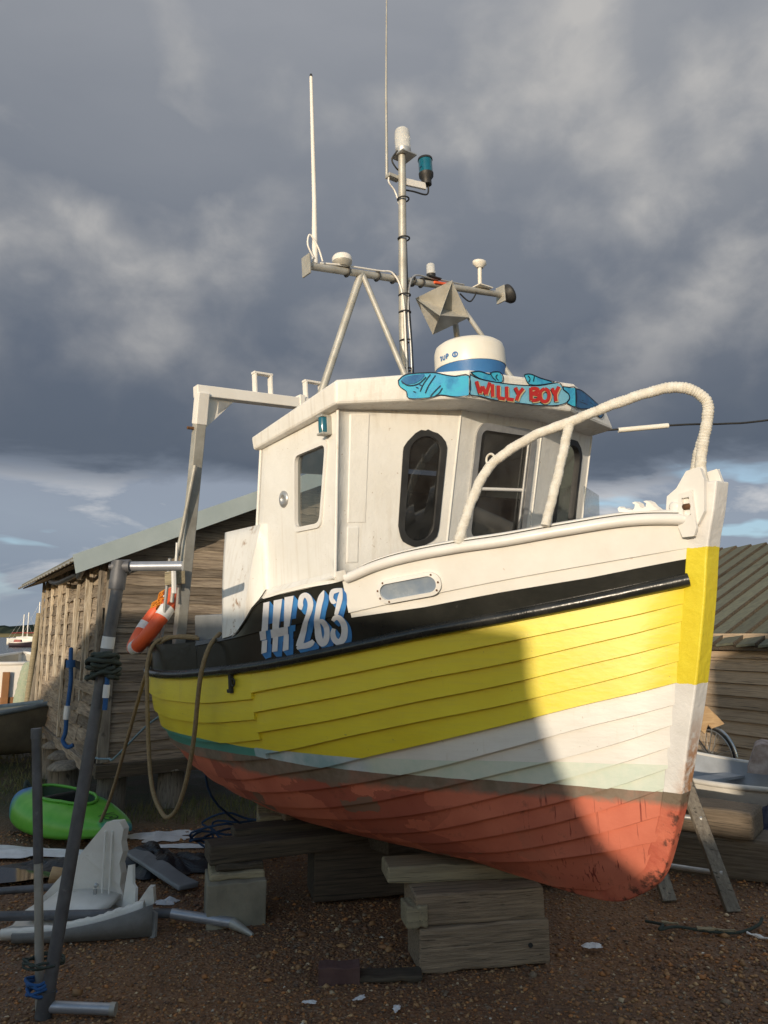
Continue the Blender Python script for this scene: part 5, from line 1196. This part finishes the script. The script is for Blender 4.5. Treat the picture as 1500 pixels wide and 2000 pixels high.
def crumple(name, label, cat, c, sx, sy, h_, rz, mat, seed, n=26, ragged=.25, thick=.006, base=.012):
    r = np.random.default_rng(seed); ph = r.uniform(0, 6, (6, 3)); P = []
    for i in range(n):
        row = []
        for j in range(n):
            u, v = 2*i/(n-1)-1, 2*j/(n-1)-1
            # square to ragged disc
            a = math.atan2(v, u); rad = max(abs(u), abs(v)); lim = 1+ragged*(math.sin(3*a+ph[0, 0])*.5+math.sin(5*a+ph[1, 0])*.35+math.sin(9*a+ph[2, 0])*.25+math.sin(17*a+ph[3, 1])*.15)
            x, y = rad*lim*math.cos(a)*sx/2, rad*lim*math.sin(a)*sy/2
            zz_ = h_*(1-rad**2)*(.5+.5*math.sin(4*u+ph[3, 0])*math.cos(3*v+ph[4, 0]))+h_*.35*abs(math.sin(7*u+5*v+ph[5, 0]))*(1-rad)+base
            row.append((x, y, max(zz_, base)))
        P.append(row)
    o = MB().grid(P, False).build(name, MAT[mat], solid=thick); o.location = c; o.rotation_euler = (0, 0, rz); return tag(o, label, cat)
crumple('tarpaulin', 'folded navy tarpaulin at the right edge behind the large baulks', 'tarpaulin', (3.25, 6.45, .02), 1.0, .9, .42, .3, 'tarp_blue', 11)
# scraps on the shingle at the right
rope('rope_scrap', 'black rope end lying on the shingle below the ladder', [(1.62, 4.93, .03), (1.70, 4.86, .035), (1.66, 4.80, .03), (1.78, 4.84, .03), (1.95, 4.80, .02), (2.12, 4.78, .02), (2.28, 4.86, .03), (2.34, 4.92, .05)], .009, 'rope_dark')
baulk('wood_scrap', 'long splinter of pale wood beside the black rope end', (2.0, 4.80, .03), (.22, .028, .014), R(-8), 'timber_pale', 'wood scrap', .003)
baulk('wood_scrap', 'short pale wood chip lying at the left of the black rope end', (1.76, 4.90, .03), (.10, .025, .014), R(-12), 'timber_pale', 'wood scrap', .003)
baulk('white_stick', 'thin white stick lying on the shingle at the far right', (2.22, 4.72, .02), (.15, .018, .012), R(-50), 'tape', 'stick', .002)
crumple('litter', 'crumpled white scrap on the shingle right of the bow stack', 'litter', (1.20, 4.60, .005), .12, .07, .02, .2, 'sheet', 21, n=12, thick=.002)

for i, (x, y) in enumerate(((-.36, 3.93), (-.12, 3.97), (.06, 3.87))):
    crumple('paint_flake', ('leftmost', 'middle', 'rightmost')[i]+' patch of white flakes on the shingle in front', 'flakes', (x, y, .012), .07, .035, .008, i*.7, 'sheet', 40+i, n=16, ragged=.35, thick=.001)
# ------------------------------------------------------------------ left side: tube frame, moulding, kayak, dinghy
tf = empty('steel_tube_frame', 'tall dark steel tube with short cross arms standing at the left', 'tube frame', (-1.62, 3.86, 0))
MB().tube([(0, 0, -.02), (.23, .04, 2.12)], .031, 14).build('upright', MAT['steel_dark'], tf)
MB().tube([(.20, .04, 2.14), (.55, .06, 2.145)], .026, 14).build('top_arm', MAT['steel_bright'], tf)
MB().tube([(0, 0, .035), (.34, -.01, .028)], .026, 14).build('foot_arm', MAT['steel_bright'], tf)
MB().tube([(.32, -.01, .028), (.345, -.01, .028)], .030, 14).build('end_collar', MAT['galv'], tf)
MB().tube([(.215, .04, 2.02), (.228, .04, 2.17)], .042, 12).tube([(.19, .04, 2.14), (.28, .04, 2.142)], .036, 12).tube([(.17, .04, 2.138), (.21, .04, 2.14)], .014, 8).build('elbow_clamp', MAT['steel_dark'], tf)
MB().tube([(-.002, 0, -.01), (.012, 0, .11)], .040, 12).build('elbow_clamp', MAT['steel_dark'], tf)
MB().tube([(.186, .032, 1.715), (.193, .033, 1.775)], .0325, 14).build('tape_band', MAT['tape'], tf)
def lashing(name, label, c, r, h_, turns, mat, cord, seed, wob=.35):
    rr = random.Random(seed); pts = []
    for i in range(int(turns*10)):
        a = i/10*2*math.pi; q = r*(1+wob*rr.random()); pts.append((c[0]+q*math.cos(a), c[1]+q*math.sin(a), c[2]+h_*(i/(turns*10)-.5)+rr.uniform(-.012, .012)))
    o = MB().tube(catmull(pts, 3), cord, 6).build(name, MAT[mat]); return tag(o, label, 'rope')
lashing('rope_tangle', 'dark green rope tangled round the tall steel tube at head height', (-1.446, 3.89, 1.63), .045, .13, 7, 'rope_dark', .012, 1, .9)
lashing('rope_tie', 'dark green cord tied round the tube foot', (-1.655, 3.90, .22), .06, .03, 3, 'rope_dark', .006, 5, .7)
lashing('rope_tie', 'bright blue rope knotted round the foot of both poles', (-1.655, 3.885, .115), .045, .07, 4, 'rope_blue', .008, 2, .7)
rope('hanging_rope', 'short blue rope with a white whipping hanging beside the tall tube', [(-1.43, 3.87, 1.62), (-1.41, 3.85, 1.585), (-1.408, 3.85, 1.53), (-1.41, 3.85, 1.47), (-1.412, 3.85, 1.41)], .013, 'rope_blue')
MB().tube([(-1.408, 3.85, 1.535), (-1.411, 3.85, 1.47)], .017, 10).build('whipping', MAT['tape'], bpy.data.objects['hanging_rope'])
thin = empty('thin_pole', 'thin two-tone steel pole standing left of the tall tube', 'pole', (-1.70, 3.93, 0))
MB().tube([(.03, .0, -.02), (-.028, 0, .66)], .021, 12).build('lower_tube', MAT['galv'], thin)
MB().tube([(-.028, 0, .66), (-.085, 0, 1.29)], .0235, 12).build('upper_tube', MAT['steel_dark'], thin)
MB().tube([(-.083, 0, 1.26), (-.086, 0, 1.31)], .027, 12).build('cap', MAT['steel_dark'], thin)
# blue rope on the shed wall
br = rope('hanging_rope', 'long blue rope with white whipping hung on the shed side wall', [(-3.42, 8.22, 1.62), (-3.38, 8.13, 1.50), (-3.36, 8.12, 1.30), (-3.37, 8.12, 1.08), (-3.38, 8.12, .92), (-3.38, 8.12, .75), (-3.40, 8.12, .66), (-3.34, 8.10, .60), (-3.28, 8.10, .62)], .022, 'rope_blue')
MB().tube([(-3.375, 8.12, 1.02), (-3.38, 8.12, .88)], .034, 10).build('whipping', MAT['tape'], br)
MB().tube([(-3.375, 8.12, 1.5), (-3.37, 8.12, 1.42)], .05, 10).build('knot', MAT['rope_blue'], br)
# lying dark poles
def pole(label, a, b, r, mat, mid=None):
    o = MB().tube([a, b], r, 12).build('lying_pole', MAT[mat]); tag(o, label, 'pole'); return o
lp = pole('long black pole lying through the white moulding', (-2.45, 4.72, .13), (-1.30, 4.86, .10), .028, 'steel_dark')
MB().tube([(-1.30, 4.86, .10), (-.92, 4.83, .055)], .030, 12).build('pole_sleeve', MAT['steel_bright'], lp)
MB().tube([(-.92, 4.83, .055), (-.78, 4.74, .02)], [.034, .012], 12).build('pole_tip', MAT['galv'], lp)
pole('short grey pole poking in from the left edge', (-2.75, 5.2, .10), (-2.02, 5.28, .13), .024, 'steel_dark')

# broken white fibreglass moulding with an upright fin
gm = empty('fibreglass_moulding', 'broken white fibreglass moulding with a tall fin on the shingle', 'moulding')
fin = [(-2.26, 5.18, .06), (-1.97, 5.1, .38), (-1.795, 5.05, .585), (-1.715, 5.05, .59), (-1.685, 5.05, .54), (-1.695, 5.05, .46), (-1.682, 5.05, .40), (-1.70, 5.05, .33), (-1.685, 5.05, .27), (-1.69, 5.05, .2), (-1.66, 5.06, .12), (-1.60, 5.06, .06)]
MB().prism(fin, (.02, .05, 0)).build('fin', MAT['grp'], gm, bevel=.008)
for x in (-1.80, -1.755): MB().box((x, 5.045, .30), (.014, .012, .46)).build('fin_ridge', MAT['grp'], gm, bevel=.004)
MB().lathe([(.016, 0), (.014, .012), (.006, .016)], 10, Matrix.Translation((-1.84, 5.05, .20)) @ AX).box((-1.84, 5.035, .15), (.018, .02, .06)).build('shackle', MAT['alu'], gm)
P = []
for i in range(37):
    u = i/36; x = -2.24+.80*u; front = 4.66+.10*u*u; jg = random.uniform(-.005, .005); P.append([(x, 5.10-.02*u, .075+.02*math.sin(5*u)), (x, 4.95, .06+.03*math.sin(4*u+1)), (x, 4.80, .055), (x, front+.03, .075+.10*u*u), (x, front, .085+.13*u*u+jg), (x, front-.02, .07+.13*u*u+jg), (x, front-.01, .025)])
MB().grid(P).build('tray', MAT['grp'], gm, solid=.012)
P = [[(-2.16+.78*i/10, 4.640+.10*(i/10)**2, .02), (-2.16+.78*i/10, 4.632+.10*(i/10)**2, .07+.125*(i/10)**2)] for i in range(11)]
MB().grid(P).build('cut_face', MAT['grp_grey'], gm, solid=.014)
MB().prism([(-1.66, 5.02, .08), (-1.62, 4.98, .34), (-1.585, 4.96, .35), (-1.575, 4.95, .24), (-1.55, 4.93, .22), (-1.53, 4.88, .06)], (.012, .012, 0)).build('torn_web', MAT['grp'], gm)
MB().prism([(-1.52, 4.80, .14), (-1.43, 4.79, .27), (-1.40, 4.79, .27), (-1.39, 4.79, .18), (-1.44, 4.79, .13)], (.0, .05, 0)).build('torn_corner', MAT['grp'], gm)
MB().prism([(-1.40, 4.75, .16), (-1.36, 4.74, .14), (-1.355, 4.72, .02), (-1.375, 4.71, -.01), (-1.39, 4.73, .02)], (.008, .012, 0)).build('torn_strip', MAT['grp_grey'], gm)
P = [[(-2.10+.42*i/8, 5.09, .12+.02*math.sin(i*.4)), (-2.13+.42*i/8, 4.95, .10), (-2.16+.36*i/8, 4.82, .075)] for i in range(9)]
MB().grid(P).build('raised_step', MAT['grp'], gm, solid=.03)
crumple('white_scrap', 'small torn white sheet scrap right of the moulding', 'scrap', (-1.45, 5.28, .01), .16, .10, .03, .2, 'sheet', 4, n=12, thick=.003)
crumple('white_scrap', 'white scrap at the left edge below the short pole', 'scrap', (-2.42, 4.72, .01), .34, .14, .03, .1, 'sheet', 6, n=14, thick=.003)
crumple('white_sheet', 'ragged white sheet spread on the ground below the kayak', 'sheet', (-2.95, 6.42, .005), 1.35, .30, .025, -.05, 'sheet', 8, n=34, ragged=.4, thick=.003)
crumple('white_sheet', 'ragged white sheet on the ground between kayak and boat', 'sheet', (-1.98, 6.92, .005), .62, .34, .03, .1, 'sheet', 9, n=30, ragged=.42, thick=.003)
crumple('white_sheet', 'narrow white strip on the ground behind the black tarpaulin', 'sheet', (-1.62, 6.6, .005), .75, .10, .02, -.04, 'sheet', 12, n=24, ragged=.4, thick=.003)
crumple('tarpaulin', 'crumpled black tarpaulin on the ground behind the moulding', 'tarpaulin', (-1.70, 6.08, .01), .85, .55, .16, -.2, 'tarp', 3, n=30)
crumple('tarpaulin', 'flat black plastic scrap on the mud at the left edge', 'tarpaulin', (-2.55, 6.05, .01), .7, .3, .06, .1, 'tarp', 14, n=20)
baulk('grey_plank', 'rounded grey plank lying aslant right of the white fin', (-1.65, 5.78, .09), (.86, .15, .03), R(-46), 'grey_paint', 'plank', .01, tilt=.08)
o = MB().lathe([(.05, 0), (.055, .005), (.05, .16), (.0, .16)], 16, Matrix.Rotation(R(90), 4, 'Y')).build('brass_tube', MAT['fresh_wood']); o.location = (-2.38, 5.62, .09); o.rotation_euler = (0, .2, .3); tag(o, 'short brass-coloured tube lying beside the grey puddle', 'tube')
for l, a, b in (('uppermost', (-2.25, 5.55, .05), (-1.9, 5.75, .14)), ('middle', (-2.25, 5.50, .04), (-1.88, 5.68, .10)), ('lowest', (-2.25, 5.46, .03), (-1.95, 5.52, .05))):
    o = MB().tube([a, b], .012, 8).build('cane', MAT['timber_pale']); tag(o, l+' of three yellowish canes lying behind the white fin', 'cane', 'canes behind the white fin')
m, t, p = newmat('puddle'); p.inputs['Base Color'].default_value = (.05, .045, .04, 1); p.inputs['Roughness'].default_value = .06
MAT['puddle'] = m
o = MB().add([(-2.85+.55*math.cos(a)*(1+.2*math.sin(3*a)), 5.83+.17*math.sin(a)*(1+.25*math.cos(4*a)), .03) for a in np.linspace(0, 2*math.pi, 41)[:-1]], [tuple(range(40))]).build('puddle', MAT['puddle']); tag(o, None, kind='structure')

# kayak
def kayak_mat():
    m, t, p = newmat('green and blue kayak plastic'); oc = t.new('ShaderNodeTexCoord').outputs['Object']; x, y, z = t.sep(oc)
    n1 = t.noise(oc, 2.1, 4, .5, .6); n2 = t.noise(oc, 7, 5, .6)
    c = t.mix(t.mapr(n2, .35, .65), (.10, .40, .035), (.15, .46, .05))
    bl_ = t.math('ADD', t.math('MULTIPLY', t.math('SUBTRACT', n1, .5), 2.2), t.math('MULTIPLY', t.math('ADD', x, .30), -2.4))
    bl2 = t.mapr(t.math('ADD', n1, t.math('MULTIPLY', y, .5)), .58, .68)
    c = t.mix(t.mapr(bl_, .05, .45), c, (.02, .17, .42)); c = t.mix(t.math('MULTIPLY', bl2, .7), c, (.02, .20, .40))
    c = t.mix(t.mapr(x, -.64, -.74), c, (.13, .44, .05))
    t.put(p.inputs['Base Color'], c); p.inputs['Roughness'].default_value = .38
    return m
MAT['kayak'] = kayak_mat()
ky = empty('kayak', 'green and blue kayak lying on the ground by the shed', 'kayak', (-2.80, 6.98, .02), math.atan2(-.80, 1.25))
KL, KB = 1.62, .66
def kpt(s, a):
    x = -KL/2+KL*s; e = (1-abs(2*s-1)**2.6)**.62 if s < .5 else (1-abs(2*s-1)**1.9)**.85; b = KB/2*e*(.95+.12*math.sin(math.pi*s)); rocker = .11*abs(2*s-.9)**2.2
    ht = (.26+.12*(1-s)-.11*max(0, s-.55)/.45)*max(e, .02)**.55
    ca, sa = math.cos(a), math.sin(a)
    y = b*math.copysign(abs(ca)**.75, ca); z_ = rocker+ht*(.40+(.60 if sa > 0 else .40)*math.copysign(abs(sa)**(.9 if sa > 0 else .6), sa))
    return (x, y, z_)
ns, na = 72, 56; P = [[kpt(.004+.992*i/ns, 2*math.pi*j/na) for j in range(na+1)] for i in range(ns+1)]
CK = lambda x, y: ((x+.12)/.37)**2+(y/.195)**2
mb = MB(); V_ = [p for r in P for p in r]; F_ = []
for i in range(ns):
    for j in range(na):
        q = (i*(na+1)+j, i*(na+1)+j+1, (i+1)*(na+1)+j+1, (i+1)*(na+1)+j); c = np.mean([V_[k] for k in q], 0)
        if c[2] > .19 and CK(c[0], c[1]) < 1.0: continue
        F_.append(q)
mb.add(V_, F_, True); mb.add(P[0][:-1], [tuple(range(na))]); mb.add(P[-1][:-1], [tuple(range(na))[::-1]])
mb.build('shell', MAT['kayak'], ky, weld=True)
def deckz(x, y):
    s = (x+KL/2)/KL; best = min((abs(kpt(s, a)[1]-y), kpt(s, a)[2]) for a in np.linspace(.02, math.pi-.02, 90)); return best[1]
el = [(-.12+.375*math.cos(a), .20*math.sin(a)) for a in np.linspace(0, 2*math.pi, 49)[:-1]]
MB().tube([(x, y, deckz(x, y)+.012) for x, y in el], .014, 8, closed=True).build('cockpit_rim', MAT['green'], ky)
MB().grid([[(-.12+.365*r*math.cos(a), .19*r*math.sin(a), (deckz(-.12+.365*math.cos(a), .19*math.sin(a)) if r == 1 else .10+.12*r**3)) for a in np.linspace(0, 2*math.pi, 33)] for r in (1, .9, .6, .3, .01)]).build('cockpit_well', surf('dark green inside', (.012, .045, .012), rough=.6, bump=0), ky)
MB().box((-.20, 0, .24), (.05, .32, .16)).box((-.05, 0, .16), (.28, .28, .04)).build('seat', MAT['blackmatt'], ky, bevel=.015)
MB().tube(catmull([(-.70, -.03, deckz(-.70, 0)+.005), (-.72, 0, deckz(-.7, 0)+.06), (-.70, .03, deckz(-.70, 0)+.005)], 6), .016, 8).build('carry_loop', MAT['rope_dark'], ky)
mb = MB()
for i, q in enumerate(quads([(.56+.06*math.cos(a), -.02+.06*math.sin(a), .0045) for a in np.linspace(0, 2*math.pi, 21)], 2)+quads([(.53, -.07, .004), (.56, .0, .004), (.58, -.05, .004), (.60, .02, .004)], 4)+quads([(.49, -.09, .004), (.49, .07, .004)], 4)): mb.add([(x, y, deckz(x, y)+.004+i*4e-6) for x, y in q], [(0, 1, 2, 3)])
mb.build('deck_mark', MAT['line_dark'], ky)

# dinghy with a green kayak in it, white motor boat, net post (far left)
d = empty('grey_dinghy', 'small dark-rimmed dinghy on the grass at the left edge', 'dinghy', (-5.85, 10.55, .12), R(20))
open_boat(d, 2.6, 1.3, .55, (MAT['khaki'], MAT['cream_grp'], MAT['blue_grey']), rim_r=.035)
g2 = empty('kayak', 'bright green kayak nose lying inside the dark-rimmed dinghy', 'kayak', (-5.95, 10.2, .55), R(10))
MB().tube([(-.9, 0, .05), (-.6, 0, .07), (0, 0, .09), (.4, 0, .09), (.62, 0, .08), (.70, 0, .07)], [.02, .18, .25, .19, .08, .01], 16).build('shell', MAT['green'], g2)
wb = empty('white_boat', 'white boat with brown rudder drawn up by the water at the left', 'boat', (-8.6, 17.6, .15), R(112))
open_boat(wb, 4.2, 2.1, .95, (MAT['white_clean'], MAT['cream_grp'], MAT['white_clean']), rim_r=.04, transom=.86)
MB().box((-2.16, 0, .50), (.06, .14, .66)).build('rudder', MAT['brown'], wb, bevel=.01)
MB().box((-2.13, 0, .22), (.03, 1.5, .20)).build('lower_band', MAT['brown'], wb, bevel=.01)
np_ = empty('net_post', 'pale green fishing net bundled on a leaning post by the shed end', 'net', (-5.85, 12.5, 0))
MB().tube([(0, 0, -.1), (.06, 0, 1.75)], .06, 10).build('post', MAT['timber_pale'], np_)
mb = MB(); mb.tube(catmull([(-.06, -.12, 0), (-.02, -.13, .4), (.02, -.12, .8), (.05, -.1, 1.15), (.06, -.06, 1.25)], 10), [.20-.0018*i+.012*random.random() if i < 38 else .06 for i in range(41)], 14); mb.build('net_bundle', MAT['net'], np_)
for (x, y, h_, l) in ((-5.75, 12.15, 2.1, 'pale pole leaning at the far corner of the timber shed'), (-5.62, 12.0, 1.5, 'short dark pole leaning at the far corner of the timber shed')):
    o = MB().tube([(0, 0, -.05), (.12, .05, h_)], .05, 8).build('leaning_pole', MAT['timber_pale' if h_ > 2 else 'old_post']); o.location = (x, y, 0); tag(o, l, 'pole')

# ---- moored boats
def yacht(label, x, y, hgt_, L_, mat, rz):
    r = empty('moored_yacht', label, 'yacht', (x, y, -.65), rz, 'yachts moored on the estuary')
    open_boat(r, L_, L_*.32, 1.1, (mat, MAT['cream_grp'], MAT['white_clean']), rim_r=.06)
    MB().box((0, 0, 1.25), (L_*.42, L_*.2, .5), taper=.8).build('coachroof', MAT['white_clean'], r, bevel=.05)
    MB().tube([(.3, 0, 1.0), (.3, 0, hgt_)], .11, 8).build('mast', MAT['white_clean'], r)
    MB().tube([(.3, 0, 2.3), (-L_*.35, 0, 2.2)], .10, 6).build('boom', MAT['red_paint'], r)
    for e in (L_*.48, -L_*.46): MB().tube([(.3, 0, hgt_*.97), (e, 0, 1.2)], .02, 4).build('stay', MAT['alu'], r)
yacht('white yacht with the shorter mast, leftmost of the moored yachts', -72.6, 150, 5.9, 5.0, MAT['white_clean'], .5)
yacht('white yacht with middle mast, second of the moored yachts from the left', -75.5, 158, 6.5, 5.5, MAT['white_clean'], .2)
yacht('tall-masted white yacht nearest the shed wall', -69.6, 150, 8.4, 6.5, MAT['white_clean'], .1)
wk = empty('moored_workboat', 'small red and dark open boat moored on the water', 'boat', (-57.5, 119, -.62), .15)
open_boat(wk, 3.4, 1.4, .75, (MAT['navy_paint'], MAT['red_paint'], MAT['white_clean']), rim_r=.06)
MB().box((-.5, 0, .95), (1.2, .8, .5), taper=.8).build('cuddy', MAT['red_paint'], wk, bevel=.05)
for x, y in ((-60, 105), (-49, 112), (-62, 140)):
    o = MB().lathe([(0, -.2), (.2, -.05), (.24, .1), (.15, .25), (0, .3)], 12, cap=False).build('mooring_buoy', MAT['tape'] if x < -50 else MAT['orange']); o.location = (x, y, -.55)
    tag(o, {-60: 'white mooring buoy nearest on the water', -49: 'orange mooring buoy on the water beside the shed wall', -62: 'distant white mooring buoy off the yachts'}[x], 'buoy')

# ------------------------------------------------------------------ shingle, grass
def pebbles():
    N = 52000; vs = np.zeros((N*6, 3)); cl = np.zeros((N*6, 4)); fs = []
    oct_ = np.array([(1, 0, 0), (0, 1, 0), (-1, 0, 0), (0, -1, 0), (0, 0, 1), (0, 0, -1)], float)
    fc = [(0, 1, 4), (1, 2, 4), (2, 3, 4), (3, 0, 4), (1, 0, 5), (2, 1, 5), (3, 2, 5), (0, 3, 5)]
    pal = np.array([(.29, .14, .06), (.40, .215, .09), (.50, .31, .15), (.19, .10, .055), (.26, .19, .125), (.46, .19, .06), (.56, .42, .26), (.13, .08, .055), (.72, .64, .52)])
    pr = np.array([.26, .2, .08, .22, .07, .10, .02, .05, .005]); pr /= pr.sum()
    k = 0
    while k < N:
        y = 3.1+(rng.random()**1.7)*5.2; x = rng.uniform(-1, 1)*(.56*y+.3)
        if x < -1.2 and y > 7.2: continue
        s = (.0040+.009*rng.random()**2.4+.010*(rng.random() > .985)+.014*(rng.random() > .994))*(.8+.5*(math.sin(x*1.9+y)*math.sin(y*2.3-x)*.5+.5))
        M = Matrix.Rotation(rng.uniform(0, 6.3), 3, 'Z') @ Matrix.Rotation(rng.uniform(-.4, .4), 3, 'X')
        p = oct_*np.array([s*rng.uniform(.9, 1.6), s*rng.uniform(.7, 1.2), s*rng.uniform(.45, .85)])*rng.uniform(.8, 1.15, (6, 1))
        p = p @ np.array(M).T
        vs[k*6:k*6+6] = p+np.array([x, y, hgt(x, y)+s*.25]); c = pal[rng.choice(9, p=pr)]*rng.uniform(.7, 1.2)
        cl[k*6:k*6+6] = (*c, 1); k += 1
    b = (np.arange(N)*6)[:, None, None]; F = (np.array(fc)[None]+b).reshape(-1, 3)
    me = bpy.data.meshes.new('gravel'); me.from_pydata(vs.tolist(), [], F.tolist())
    at = me.color_attributes.new('tone', 'FLOAT_COLOR', 'POINT'); at.data.foreach_set('color', cl.reshape(-1))
    me.polygons.foreach_set('use_smooth', [True]*len(F))
    m, t, p = newmat('pebbles'); a = t.new('ShaderNodeAttribute', attribute_name='tone'); t.put(p.inputs['Base Color'], a.outputs['Color']); p.inputs['Roughness'].default_value = .65
    me.materials.append(m); o = bpy.data.objects.new('gravel', me); link(o); tag(o, 'brown shingle pebbles covering the yard', 'gravel', kind='stuff')
pebbles()
def grass():
    V_, F_ = [], []; r = random.Random(5)
    for k in range(15000):
        x = r.uniform(-7.5, -.3); y = r.uniform(7.3, 13.5)
        if (Vector((x, y, 0))-K).dot(G) > 0 and (Vector((x, y, 0))-K).dot(S) > .1: continue
        if math.sin(x*2.1)+math.sin(y*2.7+x)+r.uniform(-1, 1) < -.5: continue
        h_ = r.uniform(.03, .11)*(1.5 if y < 8.2 and x > -2.6 else 1); a = r.uniform(0, 6.3); l = r.uniform(-.05, .05); w_ = .006; z0 = hgt(x, y)
        b = len(V_); V_ += [(x-w_*math.cos(a), y-w_*math.sin(a), z0), (x+w_*math.cos(a), y+w_*math.sin(a), z0), (x+l, y+l*.6, z0+h_)]; F_.append((b, b+1, b+2))
    me = bpy.data.meshes.new('grass'); me.from_pydata(V_, [], F_)
    me.materials.append(surf('rough grass', (.10, .125, .03), (.19, .155, .07), scale=1.6, rough=.8, bump=0)); o = bpy.data.objects.new('grass', me); link(o)
    tag(o, 'rough green grass round the timber shed and dinghy', 'grass', kind='stuff')
grass()

# ------------------------------------------------------------------ behind the camera: unseen shadow casters, added so that shade lies over hull and yard
LT_ = Vector((.36, .933, 0)).normalized(); LP = Vector((LT_.y, -LT_.x, 0))
def yard(p, d, h_): v = LT_*d+LP*p; return (v.x, v.y, h_)
sh = [(-9.6, 0), (-9.6, 2.5), (-8.9, 2.64), (-6.6, 3.18), (-5.0, 3.56), (-3.85, 3.24), (-.9, 3.01), (-.68, 2.98), (-.655, 2.94), (-.65, 2.7), (-.612, 2.54), (-.568, 2.4), (-.508, 2.256), (-.457, 2.14), (-.371, 2.0), (-.2, 1.88), (-.2, 0)]  # outline shaped so its shadow edge falls across the bow and the shed
o = MB().prism([yard(p, -6, h_) for p, h_ in sh], -LT_*4).build('unseen_caster', MAT['shed_wall2']); tag(o, 'unseen long timber block behind the viewer on the left, added to cast the yard shadow', 'shed')
o = MB().prism([yard(p, -6, h_) for p, h_ in ((.44, 0), (.44, 3.5), (1.2, 3.9), (4.0, 4.3), (7.0, 3.6), (7.0, 0))], -LT_*4).build('unseen_caster', MAT['shed_wall2']); tag(o, 'unseen timber block behind the viewer on the right, added to cast shade', 'shed')  # second added caster, keeps the sun off the hut wall
fn = empty('fence_caster', 'unseen low board fence added to cast shade between the two blocks behind the viewer', 'fence')  # added low caster: shades the ground, lets sun reach the bow
for i in range(5):
    p = -.26+.15*i; d_ = -5.9-.02*(i % 2); MB().prism([yard(p, d_, 0), yard(p+.155, d_, 0), yard(p+.155, d_, 1.86+random.uniform(-.02, .02)), yard(p, d_, 1.86+random.uniform(-.02, .02))], -LT_*.03).build('caster_board', MAT['old_wood'], fn)
